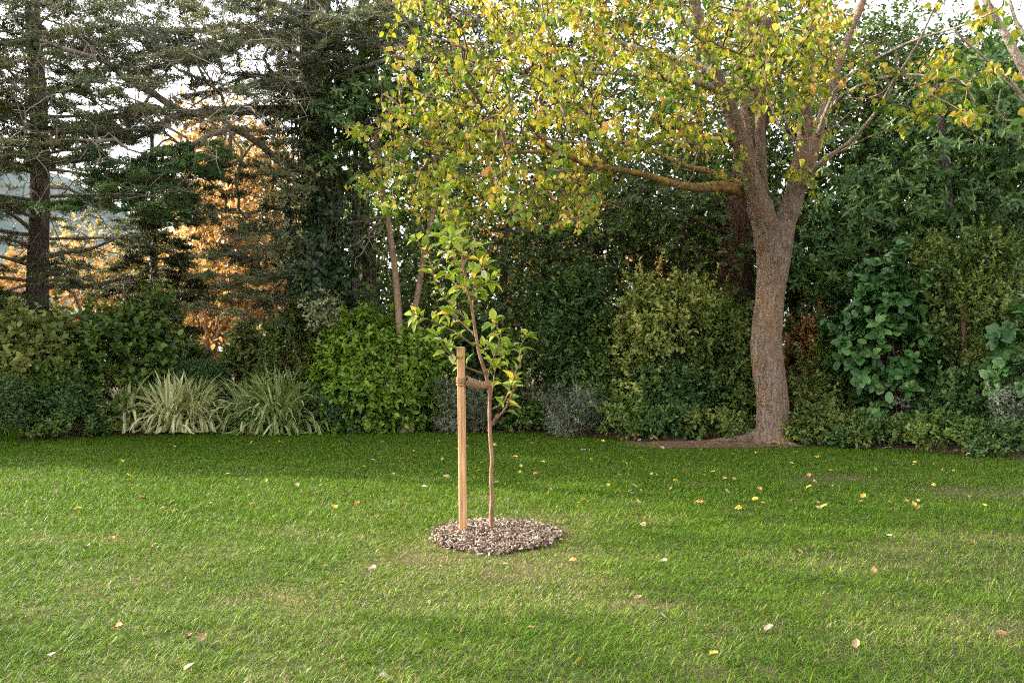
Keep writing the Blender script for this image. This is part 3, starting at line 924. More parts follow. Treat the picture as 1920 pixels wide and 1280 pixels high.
# ------------------------------------------------------------------ fallen leaves
def build_fallen():
    r = rng_of(21)
    mats = {}
    for nm, c in (('yellow', (0.55, 0.42, 0.06)), ('tan', (0.36, 0.23, 0.12)), ('pale', (0.38, 0.31, 0.22)), ('orange', (0.52, 0.24, 0.07)), ('brown', (0.26, 0.13, 0.07)), ('green', (0.3, 0.4, 0.05))):
        c = np.array(c)
        mats[nm] = simplemat('fallen_%s_leaf' % nm, tuple(c), 0.7, (25, [(0.3, tuple(c * 0.6)), (0.6, tuple(c)), (0.8, tuple(np.minimum(c * 1.25, 0.8)))], 0.3))
    protos = {}
    for nm in mats:
        for shape in ('flat', 'curled', 'lobed'):
            rr = rng_of(hash_(nm + shape))
            mb = MB()
            if shape == 'lobed':
                for ang in (-70, -35, 0, 35, 70):
                    a = math.radians(ang)
                    leaves(mb, 'oval', np.zeros((1, 3)), np.array([[math.cos(a), math.sin(a), 0.06]]), np.array([[0.1 * rr.normal(), 0.2 * rr.normal(), 1.0]]), [0.095 - 0.0004 * abs(ang)], [0.5], 1.0)
                tube(mb, np.array([[0, 0, 0], [-0.05, 0.005, 0.01]]), 0.0015, 4)
            else:
                v, t, q = leaf_shape([(0.05, 0.2), (0.2, 0.36), (0.42, 0.40), (0.6, 0.32), (0.8, 0.17)], 0.2 if shape == 'flat' else 0.9, 0.12 if shape == 'flat' else -0.55)
                v = v * 0.1 * (1 + 0.08 * rr.normal(size=v.shape))
                mb.add(v, [t, q])
                tube(mb, np.array([[0, 0, 0], [-0.035, 0.004, 0.008]]), 0.0014, 4)
            protos[nm, shape] = mb
    made = {}
    words = {'flat': 'flat', 'curled': 'curled up', 'lobed': 'star shaped'}
    def put(x, y, z, nm, shape, s, where):
        key = (nm, shape)
        if key not in made:
            o = protos[key].build('fallen_leaf', mats[nm], smooth=True)
            made[key] = o
        else:
            o = made[key].copy()
            col.objects.link(o)
        o.location = (x, y, z)
        o.rotation_euler = (r.normal(0, 0.3), r.normal(0, 0.3), r.uniform(0, 6.28))
        o.scale = (s, s, s)
        lab = "%s %s fallen leaf lying on the %s" % (words[shape], nm, where)
        tag(o, lab, "leaf", "%s %s leaves fallen on the %s" % (words[shape], nm, where))
    kinds = ['yellow', 'tan', 'pale', 'orange', 'brown', 'green']
    # the plain ones seen in the foreground and middle of the lawn (photo columns and rows)
    spots = [(215, 1183), (362, 1250), (635, 1098), (350, 1205), (371, 1209), (212, 1015), (285, 1030), (1075, 1055), (1240, 1158), (1435, 1190), (1385, 1105), (1605, 1222), (1190, 1130), (1822, 1018), (1237, 1058), (1745, 968), (1535, 946), (1767, 884), (1488, 872), (1283, 895), (715, 1268), (648, 1245), (1640, 1078), (600, 912), (500, 907), (470, 950), (330, 958), (290, 858), (430, 890), (560, 915), (595, 905), (975, 890), (930, 905), (1035, 920), (1140, 915), (1168, 934), (1210, 985), (1250, 870), (1700, 940), (15, 918), (50, 905), (105, 928), (160, 1035), (95, 1235), (1000, 1180), (1330, 1235), (1885, 1195), (1080, 1250), (1500, 1035), (1660, 1010), (945, 1060), (690, 1075), (648, 1050), (820, 1065)]
    for px, py in spots:
        Y = G(py); x = (px - 960) / FPX * Y
        put(x, Y, 0.02, kinds[r.choice(6, p=[.2, .3, .26, .17, .05, .02])], ('flat', 'curled', 'lobed')[r.choice(3, p=[.15, .55, .3])], r.uniform(0.35, 0.62), 'open lawn')
    n = 0
    while n < 242:
        py = 812 + 150 * r.random() ** 1.9; px = r.uniform(-20, 1940)
        if r.random() > 0.35 + 0.65 * np.exp(-((px - 1300) / 520) ** 2):
            continue
        Y = G(py); x = (px - 960) / FPX * Y
        if Y > edge_y(x) - 0.02:
            if r.random() < 0.5:
                continue
            Y = edge_y(x) + r.uniform(-0.25, 0.25)
        near = Y > edge_y(x) - 0.9
        if near:
            nm = kinds[r.choice(6, p=[.1, .3, .22, .25, .12, .01])]
        else:
            nm = kinds[r.choice(6, p=[.46, .22, .14, .12, .03, .03])]
        put(x, Y, 0.035 + max(0, float(bed_z(np.array([x]), np.array([Y]))[0])) * (Y > edge_y(x)), nm, ('flat', 'curled', 'lobed')[r.choice(3, p=[.2, .5, .3])], r.uniform(0.3, 0.75) if not near else r.uniform(.4, 1.1), 'edge of the hedge bed' if near else 'far lawn')
        n += 1

def hash_(s):
    return sum((i + 1) * ord(c) for i, c in enumerate(s)) % 9973
build_fallen()

# ------------------------------------------------------------------ tree and shrub builders
def in_poly(x, y, poly):
    poly = np.asarray(poly, float)
    c = np.zeros(len(x), bool)
    j = len(poly) - 1
    for i in range(len(poly)):
        xi, yi = poly[i]; xj, yj = poly[j]
        c ^= ((yi > y) != (yj > y)) & (x < (xj - xi) * (y - yi) / (yj - yi + 1e-9) + xi)
        j = i
    return c

def region(r, poly, n, Yf):
    """n points of a crown whose outline is given at its own distance; Yf(px, py, r) gives the depth"""
    poly = np.asarray(poly, float)
    out = []
    lo, hi = poly.min(0), poly.max(0)
    got = 0
    while got < n:
        x = r.uniform(lo[0], hi[0], n); y = r.uniform(lo[1], hi[1], n)
        k = in_poly(x, y, poly)
        out.append(np.c_[x[k], y[k]]); got += k.sum()
    q = np.concatenate(out)[:n]
    Y = Yf(q[:, 0], q[:, 1], r)
    return np.c_[(q[:, 0] - 960) / FPX * Y, Y, CAMH - (q[:, 1] - HZ) / FPX * Y], q

def zbed(x, y):
    return float(bed_z(np.array([float(x)]), np.array([float(y)]))[0])

def pts3(pp, Y0, Y1=None):
    Y1 = Y0 if Y1 is None else Y1
    n = len(pp)
    return np.array([P(p[0], p[1], p[2] if len(p) > 2 else Y0 + (Y1 - Y0) * k / max(1, n - 1)) for k, p in enumerate(pp)])

def tree(name, label, cat, trunk, r0, r1, targets, leaf, mat, size, per_cluster=6, spr=0.4, per=7, limbs=(), bark='bark_grey', twig='twig_dark', group=None, seed=1,
         leafargs=None, rmax=0.05, w=0.15, lift=0.0, flat=1.0, flare=1.25, crown='crown', twigs=True, tip=0.004, jit=0.03, lobes=None):
    """trunk: (n,3) path from the ground up; limbs: list of (path, r0, r1)"""
    r = rng_of(seed)
    root = thing(name, label, cat, (trunk[0][0], trunk[0][1], max(0, trunk[0][2])), group)
    sk = Skel()
    mb = MB()
    p, rad = sk.limb(trunk, r0, r1, 0.25, False)
    f = 1 + (flare - 1) * np.exp(-np.linspace(0, 1, len(p)) * len(p) * 0.25 / 0.25)
    p = p.copy(); p[0, 2] -= 0.1
    tube(mb, p, rad * f, 14)
    mb.build('trunk', M[bark], root, smooth=True)
    for pth, a, b in limbs:
        q, rr = sk.limb(pth, a, b, 0.2)
        mb = MB(); tube(mb, q, rr, 9)
        mb.build('limb', M[bark], root, smooth=True)
    if len(targets):
        sk.grow(targets, r, w=w, lift=lift, jit=jit)
        if twigs:
            mb = MB(); sk.twigs(mb, tip=tip, rmax=rmax, sides=5)
            mb.build('branches', M[twig], root, smooth=True)
        T = np.repeat(targets, per_cluster, 0)
        rb = np.repeat(r.random(len(targets)), per_cluster)
        T = T + r.normal(0, 1, T.shape) * spr * np.array([1, 1, flat])
        c = targets.mean(0)
        D = unit(T - np.repeat(targets, per_cluster, 0)) + 0.5 * unit(T - c) + np.array([0, 0, 0.3])
        mb = MB()
        la = dict(length=size * 2.2, size=size, per=per, rbase=rb * 0.7 + 0.3 * r.random(len(rb)))
        la.update(leafargs or {})
        sprigs(mb, r, leaf, T, D, **la)
        mb.build(crown, M[mat], root)
    return root

def bush(name, label, cat, x0, x1, ytop, Y, depth, leaf, mat, size, K=5.0, lobes=10, seed=1, group=None, per=7, zlo=0.0, trim=False, leafargs=None, stems=True, lob=0.36, upright=0.5, lean=0.0, ybot=None, back=0.4, ball=False):
    r = rng_of(seed * 31 + 7)
    lobes = int(lobes * 1.8) if lobes > 1 else lobes
    K = K * 1.35
    if Y is None:                      # low cover that follows the edge of the lawn
        Y = 16.0
        for _ in range(20):
            Y = float(edge_y(((x0 + x1) / 2 - 960) / FPX * Y)) + depth * 0.36
    cx = ((x0 + x1) / 2 - 960) / FPX * Y
    rx = (x1 - x0) / 2 / FPX * Y * (1.0 if trim else 1.08)
    z0 = zbed(cx, Y)
    z1 = CAMH - (ytop - HZ) / FPX * Y
    if ybot is not None:
        zl = CAMH - (ybot - HZ) / FPX * Y
    else:
        zl = z0 + zlo
    H = z1 - zl
    ry = depth / 2
    root = thing(name, label, cat, (cx, Y, z0), group)
    area = 2 * rx * H
    nl = int(K * area / (0.33 * size * size) * (1.25 if not trim else 1.0))
    ns = max(20, nl // per)
    if trim:
        n2 = int(ns * 1.6)
        u = rand_dirs(r, n2)
        u = u[(u[:, 2] > -0.75)]
        pw = 0.72
        e = np.sign(u) * np.abs(u) ** pw
        e = e / np.maximum(1e-6, (np.abs(e) ** 2.6).sum(1) ** (1 / 2.6))[:, None]
        q = 1 - np.abs(r.normal(0, 0.06, len(u)))
        pos = e * q[:, None] * np.array([rx, ry, H / 2]) + np.array([cx, Y, zl + H / 2])
        D = u + 0.5 * r.normal(size=u.shape)
        rb = 0.5 + 0.25 * r.normal(size=len(u))
    else:
        ph = r.random(lobes) * 6.2832
        h = (np.arange(lobes) + r.random(lobes)) / lobes
        h = 0.06 + 0.8 * h
        prof = np.sqrt(np.clip(1 - (h / 1.03) ** 2.6, 0.08, 1)) * np.clip(0.8 + 0.8 * h, 0, 1)
        if ball:
            prof = np.sqrt(np.clip(1 - ((h - 0.48) / 0.56) ** 2, 0.05, 1))
        rr = 0.66 * prof * np.sqrt(r.uniform(0.35, 1, lobes))
        C = np.stack([cx + rr * rx * np.cos(ph), Y + rr * ry * np.sin(ph), zl + h * H], 1)
        if lobes > 3:
            k = int(np.argmax(h)); C[k, :2] = [cx + rx * r.uniform(-.3, .3), Y]
            kk = r.permutation(lobes)[:2]
            C[kk[0], :2] = [cx - 0.62 * rx, Y]; C[kk[1], :2] = [cx + 0.62 * rx, Y]
        LR = lob * np.stack([rx * r.uniform(0.55, 1.2, lobes), ry * r.uniform(0.6, 1.2, lobes), np.minimum(0.42 * H, max(rx, ry)) * r.uniform(0.7, 1.1, lobes) / lob * 0.55], 1)
        LR[:, 2] = np.minimum(LR[:, 2], np.maximum(0.05, (z1 - C[:, 2])) * 1.0 + 0.02)
        lw = LR[:, 0] * LR[:, 2]; lw = lw / lw.sum()
        li = r.choice(lobes, ns, p=lw)
        u = rand_dirs(r, ns)
        out = C[li] - np.array([cx, Y, zl + 0.35 * H])
        flip = (u * unit(out)).sum(1) < -0.45
        u[flip] *= -1
        q = 1 - 0.5 * r.random(ns) ** 2.2
        pos = C[li] + u * LR[li] * q[:, None]
        D = u + np.array([0, 0, upright]) + 0.3 * r.normal(size=u.shape)
        rb = (r.random(lobes) * 0.6 + 0.2)[li] + 0.2 * r.normal(size=ns)
    if not trim and H > 0.5:
        k = r.random(len(pos)) < 0.055
        sh = unit(D[k] + np.array([0, 0, 0.8]))
        ln = r.uniform(0.08, 0.42, k.sum()) * min(1.0, H)
        add = [pos[k] + sh * (ln * f)[:, None] for f in (0.35, 0.7, 1.0)]
        pos = np.concatenate([pos] + add); D = np.concatenate([D] + [sh] * 3); rb = np.concatenate([rb] + [rb[k] + 0.25] * 3)
    pos[:, 0] += lean * (pos[:, 2] - zl)
    keep = (pos[:, 2] > z0 + 0.02) & ((pos[:, 1] < Y + 0.15 * ry) | (r.random(len(pos)) < back))
    pos, D, rb = pos[keep], D[keep], rb[keep]
    if stems:
        mb = MB()
        k = min(14, max(5, lobes))
        idx = r.choice(len(pos), min(len(pos), k * 4), replace=False)
        idx = idx[pos[idx, 1] > Y - 0.3 * ry]
        for a in range(k):
            b0 = np.array([cx + 0.25 * rx * r.normal(), Y + 0.25 * ry * r.normal(), z0 - 0.03])
            for t in pos[idx[a::k]]:
                t = b0 + (t - b0) * 0.97
                mid = b0 * 0.5 + t * 0.5 + np.array([0, 0, 0.12 * H]) + r.normal(0, 0.05, 3)
                pp = smooth_path([b0, mid, t], 0.15)
                tube(mb, pp, np.linspace(0.004 + 0.005 * H, 0.0025, len(pp)), 5)
        mb.build('stems', M['stem'], root, smooth=True)
    mb = MB()
    la = dict(length=size * 1.8, size=size, per=per, rbase=np.clip(rb, 0, 1), szvar=0.45)
    la.update(leafargs or {})
    sprigs(mb, r, leaf, pos, D, **la)
    mb.build('foliage', M[mat], root)
    return root

ROSETTE = dict(t0=0.7, th=(85, 55), droop=0.35)
UPR = dict(th=(45, 15), droop=0.0)

# ------------------------------------------------------------------ the big yellow tree
def big_yellow():
    r = rng_of(404)
    B = np.array([TRUNK[0], TRUNK[1], 0.0])
    Yt = TRUNK[1]
    root = thing('yellow_autumn_tree', "big yellow leaved tree with a pale lichened trunk forking at head height", "tree", B)
    # trunk, photo columns of its left and right edge row by row
    rows = [(836, 1397, 1502), (827, 1406, 1491), (816, 1414, 1484), (800, 1418, 1482), (770, 1419, 1479), (740, 1418, 1477), (700, 1412, 1472), (660, 1408, 1467), (630, 1408, 1466), (600, 1411, 1467), (560, 1417, 1469), (520, 1420, 1475), (490, 1420, 1481), (460, 1419, 1485), (440, 1416, 1487), (425, 1411, 1490)]
    rows = np.array(rows, float)
    c = np.array([P((a + b) / 2, y, Yt) for y, a, b in rows])
    c[0, 2] = -0.06
    rad = (rows[:, 2] - rows[:, 1]) / 2 / FPX * Yt
    zz = np.linspace(c[0, 2], c[-1, 2], 150)
    pth = np.c_[np.interp(zz, c[:, 2], c[:, 0]), np.full(150, Yt), zz]
    rd = np.interp(zz, c[:, 2], rad)
    k = np.array([1, 2, 3, 2, 1.]) / 9
    rd[2:-2] = np.convolve(rd, k, 'valid')
    pth[2:-2, 0] = np.convolve(pth[:, 0], k, 'valid')
    def bump(n, s):
        u = np.arange(s)[None] / s * 6.2832
        z = zz[:, None]
        low = np.exp(-(z + 0.06) / 0.22)
        a = 1 + 0.10 * low * np.sin(5 * u + 1.0) + 0.06 * low * np.sin(9 * u)
        uu = np.cos(u) * 3 + 20; ww = np.sin(u) * 3 + 20
        a = a + 0.11 * (fbm(uu + z * 0.8, ww + z * 1.1, 71, 3) - 0.5) + 0.03 * (fbm(uu * 3 + z * 5, ww * 3 + z * 4, 72, 2) - 0.5)
        # furrow that runs down from the fork
        a = a - 0.07 * np.exp(-((np.mod(u + 6.2832 - 5.0, 6.2832) - 0) / 0.22) ** 2) * np.clip((z - 0.9) / 1.5, 0, 1)
        return a
    mb = MB()
    tube(mb, pth, rd, 56, bump=bump)
    for a0, L_, rr0 in ((2.6, 1.0, 0.10), (3.3, 1.3, 0.11), (4.1, 0.6, 0.09), (5.0, 0.55, 0.10), (5.7, 0.75, 0.10), (0.1, 0.8, 0.10), (1.2, 0.7, 0.09)):
        tt = np.linspace(0.1, 1, 9)
        aa = a0 + 0.25 * np.sin(tt * 3 + a0)
        q = np.c_[B[0] + (0.12 + L_ * tt) * np.cos(aa), B[1] + (0.12 + L_ * 0.8 * tt) * np.sin(aa), 0.17 * np.exp(-tt * 5) + 0.035 - 0.075 * tt]
        tube(mb, q, rr0 * (1 - 0.75 * tt), 10)
    mb.build('trunk', M['bark_big'], root, smooth=True)
    sk = Skel(90000)
    sk.limb(pth[::6], 0.2, 0.2, 0.25, False)
    def limb(pp, Y0, Y1, a, b, bark='bark_big', jit=0.012):
        q = pts3(pp, Y0, Y1)
        path = smooth_path(q, 0.12)
        path[1:-1] += np.cumsum(r.normal(0, jit * 0.25, (len(path) - 2, 3)), 0) * np.sin(np.linspace(0, math.pi, len(path) - 2))[:, None]
        rr = a * (b / a) ** (np.linspace(0, 1, len(path)) ** 0.8)
        par = sk.near(path[0])
        for p_, q_ in zip(path, rr):
            par = sk.put(p_, par, q_)
        mb = MB()
        tube(mb, path, rr * (1 + 0.05 * r.normal(size=len(path))), 18)
        mb.build('limb', M[bark], root, smooth=True)
        return path
    limb([(1447, 470), (1436, 425), (1424, 385), (1410, 345), (1397, 305), (1380, 245), (1350, 168), (1322, 90), (1308, 40), (1290, -60), (1270, -200)], Yt, Yt - 1.0, 0.25, 0.05)
    limb([(1424, 385), (1415, 330), (1408, 290), (1396, 200), (1390, 130), (1392, 50), (1385, -80)], Yt, Yt + 0.8, 0.10, 0.035)
    limb([(1428, 395), (1428, 330), (1425, 235), (1419, 150), (1408, 60), (1400, -60), (1410, -220)], Yt - 0.05, Yt - 0.6, 0.115, 0.035)
    limb([(1458, 460), (1468, 425), (1480, 395), (1496, 345), (1506, 286), (1512, 200), (1516, 120), (1524, 40), (1530, -80), (1545, -230)], Yt, Yt - 0.5, 0.21, 0.05)
    limb([(1492, 365), (1512, 325), (1530, 265), (1545, 210), (1565, 140), (1592, 70), (1620, 0), (1660, -110)], Yt, Yt + 0.7, 0.125, 0.045)
    limb([(1404, 362), (1375, 354), (1347, 350), (1310, 352), (1280, 349), (1250, 341), (1211, 329), (1165, 319), (1127, 313), (1093, 306), (1060, 290), (1010, 285), (925, 289), (858, 282), (808, 269), (740, 249)], Yt, Yt - 2.6, 0.115, 0.014, 'bark_gold')
    limb([(1127, 313), (1080, 318), (1020, 322), (960, 320), (900, 331), (860, 333), (800, 326), (740, 308)], Yt - 1.4, Yt - 2.2, 0.04, 0.012, 'bark_grey')
    limb([(1404, 350), (1364, 336), (1330, 322), (1290, 314), (1250, 297), (1200, 278), (1150, 268), (1080, 268)], Yt, Yt + 1.2, 0.07, 0.015, 'bark_gold')
    limb([(1352, 172), (1320, 158), (1278, 149), (1211, 141), (1110, 138), (1010, 139), (942, 131), (860, 128)], Yt - 0.5, Yt - 2.0, 0.07, 0.014, 'bark_grey')
    limb([(1340, 140), (1290, 115), (1240, 103), (1177, 84), (1127, 60), (1080, 40), (1000, 25), (900, 20)], Yt - 0.5, Yt + 0.8, 0.07, 0.014, 'bark_grey')
    limb([(1385, 262), (1340, 262), (1290, 268), (1180, 268), (1080, 268), (989, 255), (925, 228), (875, 201), (800, 180)], Yt - 0.2, Yt - 2.9, 0.06, 0.012, 'bark_grey')
    limb([(1500, 340), (1545, 300), (1599, 262), (1640, 215), (1680, 150), (1717, 90), (1750, 20)], Yt, Yt - 2.0, 0.05, 0.012, 'bark_grey')
    limb([(1535, 250), (1569, 165), (1610, 130), (1650, 107), (1717, 76), (1801, 50), (1870, 20)], Yt + 0.1, Yt - 2.6, 0.05, 0.012, 'bark_grey')
    limb([(1540, 225), (1580, 180), (1640, 150), (1700, 140), (1760, 145), (1800, 150), (1828, 190)], Yt + 0.1, Yt - 3.2, 0.045, 0.009, 'bark_grey')
    limb([(1500, 345), (1560, 295), (1620, 262), (1690, 235)], Yt, Yt - 1.5, 0.025, 0.006, 'bark_gold')
    limb([(1509, 260), (1500, 215), (1480, 170), (1440, 120), (1420, 90)], Yt - 0.2, Yt - 2.6, 0.04, 0.012, 'bark_grey')
    limb([(1310, 60), (1250, 20), (1180, -30), (1080, -70), (950, -90)], Yt - 0.9, Yt - 2.5, 0.05, 0.012, 'bark_grey')
    nfix = sk.n
    # leaf clusters, denser to the left where the crown hangs low
    def dep(px, py, r):
        t = np.clip((1450 - px) / 750, 0, 1)
        base = Yt - 1.3 - 1.3 * t - np.clip((px - 1560) / 300, 0, 1) * 1.9
        sp_ = 1.5 - 0.5 * np.clip((px - 1560) / 300, 0, 1)
        return base + r.normal(0, 1, len(px)) * sp_
    A, qa = region(r, [(735, -40), (700, 60), (715, 150), (655, 240), (690, 300), (640, 350), (700, 385), (800, 405), (830, 435), (900, 420), (1000, 425), (1130, 425), (1155, 310), (1250, 285), (1350, 270), (1375, 205), (1480, 210), (1540, 190), (1570, 100), (1600, -40)], 1500, dep)
    kk = r.random(len(A)) < np.clip((qa[:, 0] - np.interp(qa[:, 1], [60, 260], [690, 590])) / 230, 0.18, 1); A, qa = A[kk], qa[kk]
    Bt, qb = region(r, [(1560, 40), (1700, 90), (1800, 20), (1870, 0), (1850, 80), (1870, 170), (1845, 255), (1790, 215), (1740, 235), (1690, 230), (1640, 200), (1560, 240), (1520, 330), (1490, 300)], 78, dep)
    Ct, qc = region(r, [(1365, 240), (1420, 270), (1410, 330), (1370, 365), (1330, 310), (1290, 270)], 16, lambda a, b, r: Yt - 0.9 + r.normal(0, 0.4, len(a)))
    Dt, qd = region(r, [(1450, 290), (1530, 280), (1540, 330), (1520, 385), (1495, 400), (1470, 330)], 10, lambda a, b, r: Yt - 0.8 + r.normal(0, 0.2, len(a)))
    Et, qe = region(r, [(700, -40), (1650, -40), (1900, -20), (1700, -330), (1300, -420), (900, -330)], 300, dep)
    Ft, qf = region(r, [(1400, 60), (1560, 60), (1560, 200), (1500, 240), (1420, 200)], 40, lambda a, b, r: Yt - 2.6 + r.normal(0, 0.4, len(a)))
    T = np.concatenate([A, Bt, Ct, Dt, Et, Ft]); Q = np.concatenate([qa, qb, qc, qd, qe, qf])
    d = np.min(((T[:, None, :] - sk.p[None, :nfix:2]) ** 2).sum(2), 1)
    o = np.argsort(d); T, Q = T[o], Q[o]
    paths = sk.grow(T, r, w=0.12, step=0.2, jit=0.025, curve=0.35, order=False)
    BT, _ = region(r, [(690, -40), (690, 320), (830, 420), (1120, 420), (1400, 280), (1560, 240), (1720, 200), (1800, 0), (1500, -60)], 420, dep)
    sk.grow(BT, r, w=0.08, step=0.2, jit=0.03, curve=0.35)
    mb = MB(); sk.twigs(mb, tip=0.0055, e=2.2, rmax=0.045, sides=6)
    mb.build('branches', M['twig_yellow'], root, smooth=True)
    lp, base, nn = [], [], []
    for ids, t, q in zip(paths, T, Q):
        seg = sk.p[ids[-7:]]
        m = int(r.integers(7, 13) if q[0] < 1540 else r.integers(6, 10))
        u = r.random(m) ** 0.75 * (len(seg) - 1)
        i0 = np.minimum(u.astype(int), len(seg) - 2)
        pp = seg[i0] + (seg[i0 + 1] - seg[i0]) * (u - i0)[:, None]
        lp.append(pp)
        warm = 0.47 + 0.22 * np.clip((1150 - q[0]) / 450, -0.7, 1) + 0.10 * np.clip((150 - q[1]) / 200, -1, 1) + r.normal(0, 0.13)
        base.append(np.full(m, warm))
    lp = np.concatenate(lp); base = np.concatenate(base)
    n = len(lp)
    off = rand_dirs(r, n) * r.uniform(0.02, 0.10, n)[:, None]; off[:, 2] -= 0.03
    mb = MB()
    pet = lp + off
    D = unit(off) * 0.7 + r.normal(0, 0.35, (n, 3)) + np.array([0, 0, -0.75])
    Nn = r.normal(0, 0.8, (n, 3)) * 1.3 + np.array([-0.25, -0.5, 0.5])
    size = r.uniform(0.045, 0.094, n) * (1 + 0.35 * np.clip((lp[:, 0] - 4.2) / 2.0, 0, 1))
    rv = np.clip(base + r.normal(0, 0.17, n), 0, 1)
    fo = r.random(n) < 0.5
    leaves(mb, 'yellow', pet[~fo], D[~fo], Nn[~fo], size[~fo], rv[~fo])
    leaves(mb, 'yellow_folded', pet[fo], D[fo], Nn[fo], size[fo], rv[fo])
    mb.build('crown', M['yellow'], root)
    return root
big_yellow()

# ------------------------------------------------------------------ the neighbour tree whose stems lean in at the upper right
def right_tree():
    r = rng_of(55)
    Y = 13.5
    tr = pts3([(2120, 870), (2110, 700), (2080, 520), (2040, 380), (1985, 250), (1925, 140), (1885, 65), (1848, 0), (1800, -110)], Y, Y + 0.6)
    tr[0, 2] = 0
    limbs = [(pts3([(2060, 430), (2010, 250), (1960, 120), (1905, 40), (1885, -40)], Y, Y + 1), 0.055, 0.02),
             (pts3([(2020, 330), (1960, 240), (1900, 160), (1830, 95), (1790, 60)], Y, Y - 0.6), 0.05, 0.012),
             (pts3([(2040, 380), (1970, 250), (1920, 227), (1885, 226), (1869, 205), (1876, 168)], Y, Y - 0.3), 0.03, 0.008),
             (pts3([(2010, 290), (1950, 170), (1925, 60), (1930, -60)], Y, Y - 0.5), 0.04, 0.015)]
    T, _ = region(r, [(1790, -60), (2150, -200), (2200, 200), (1960, 230), (1900, 120), (1830, 60)], 90, lambda a, b, r: Y + r.normal(0, 1, len(a)))
    t = tree('leaning_autumn_tree', "half bare tree with grey stems leaning in at the upper right corner", "tree", tr, 0.15, 0.035, T, 'yellow', 'yellow', 0.13, 1, 0.15, 4, limbs, 'bark_grey', 'twig_yellow', seed=9, leafargs=dict(rbase=None, length=0.25, droop=0.8), crown='crown')
right_tree()

# ------------------------------------------------------------------ conifers
def needle_pads(mb, tw, r, pads, dirs, n_tw, length, tuft=0.075, per=6, rbase=None, gap=0.05, flat=0.25):
    """flat sprays: twiglets fan out in a level plane and carry needle tufts"""
    n = len(pads)
    if rbase is None:
        rbase = r.random(n)
    d = unit(dirs * np.array([1, 1, flat]))
    side = unit(np.cross(d, np.array([0, 0, 1.0])))
    pos, D, rb = [], [], []
    for k in range(n_tw):
        a = np.radians(r.uniform(-85, 85, n))
        L = length * r.uniform(0.5, 1.15, n)
        dd = np.cos(a)[:, None] * d + np.sin(a)[:, None] * side
        dd[:, 2] += r.normal(0, 0.07, n)
        m = int(length / gap)
        st = pads + d * (r.uniform(-0.25, 0.2, n) * length)[:, None]
        for j in range(m):
            t = (j + r.random(n)) / m
            p = st + dd * (L * t)[:, None] + r.normal(0, 0.015, (n, 3))
            p[:, 2] -= 0.10 * L * t * t
            pos.append(p); D.append(dd * 0.8 + np.array([0, 0, 0.35])); rb.append(rbase + 0.25 * (t - 0.5))
        if tw is not None:
            for i in range(0, n, 1):
                e = st[i] + dd[i] * L[i]; e[2] -= 0.1 * L[i]
                tube(tw, np.array([st[i], (st[i] + e) / 2 + [0, 0, 0.02], e]), [0.006, 0.005, 0.003], 3, cap=False)
    pos = np.concatenate(pos); D = np.concatenate(D); rb = np.concatenate(rb)
    sprigs(mb, r, 'needle', pos, D, per, 0.02, tuft, th=(75, 35), droop=0.0, spread=0.2, rbase=rb, rvar=0.15, wscale=2.6)

def conifer(name, label, trunk, r0, r1, limbs, pads, mat, seed, bark='bark_cedar', n_tw=6, length=0.4, tuft=0.06, per=5, w=0.25, dead=None, twb='twig_dark', trunk_sides=18, cat='tree', gap=0.05, rmax=0.05):
    r = rng_of(seed)
    root = thing(name, label, cat, (trunk[0][0], trunk[0][1], 0))
    sk = Skel(90000)
    p, rad = sk.limb(trunk, r0, r1, 0.25, False)
    rad = rad * (1 + 0.35 * np.exp(-np.arange(len(p)) * 0.25 / 0.3))
    mb = MB(); tube(mb, p, rad, trunk_sides); mb.build('trunk', M[bark], root, smooth=True)
    for pth, a, b in limbs:
        path = smooth_path(pth, 0.18)
        path[1:-1] += np.cumsum(r.normal(0, 0.012, (len(path) - 2, 3)), 0) * np.sin(np.linspace(0, math.pi, len(path) - 2))[:, None]
        rr = np.linspace(a, b, len(path))
        par = sk.near(path[0])
        for p_, q_ in zip(path, rr):
            par = sk.put(p_, par, q_)
        mb = MB(); tube(mb, path, rr, 10); mb.build('limb', M[bark if bark != 'bark_cedar' else 'bark_grey'], root, smooth=True)
    paths = sk.grow(pads, r, w=w, jit=0.035, curve=0.3, step=0.22)
    if dead is not None and len(dead):
        sk.grow(dead, r, w=0.1, jit=0.05, curve=0.3, step=0.18)
    mb = MB(); sk.twigs(mb, tip=0.006, rmax=rmax, sides=5, e=2.4); 
    ends = np.array([sk.p[i[-1]] for i in paths]); prev = np.array([sk.p[i[max(-4, -len(i))]] for i in paths])
    d = unit(ends - prev + 1e-4)
    fol = MB()
    needle_pads(fol, mb, r, ends, d, n_tw, length, tuft, per, gap=gap)
    mb.build('branches', M[twb], root, smooth=True)
    fol.build('crown', M[mat], root)
    return root

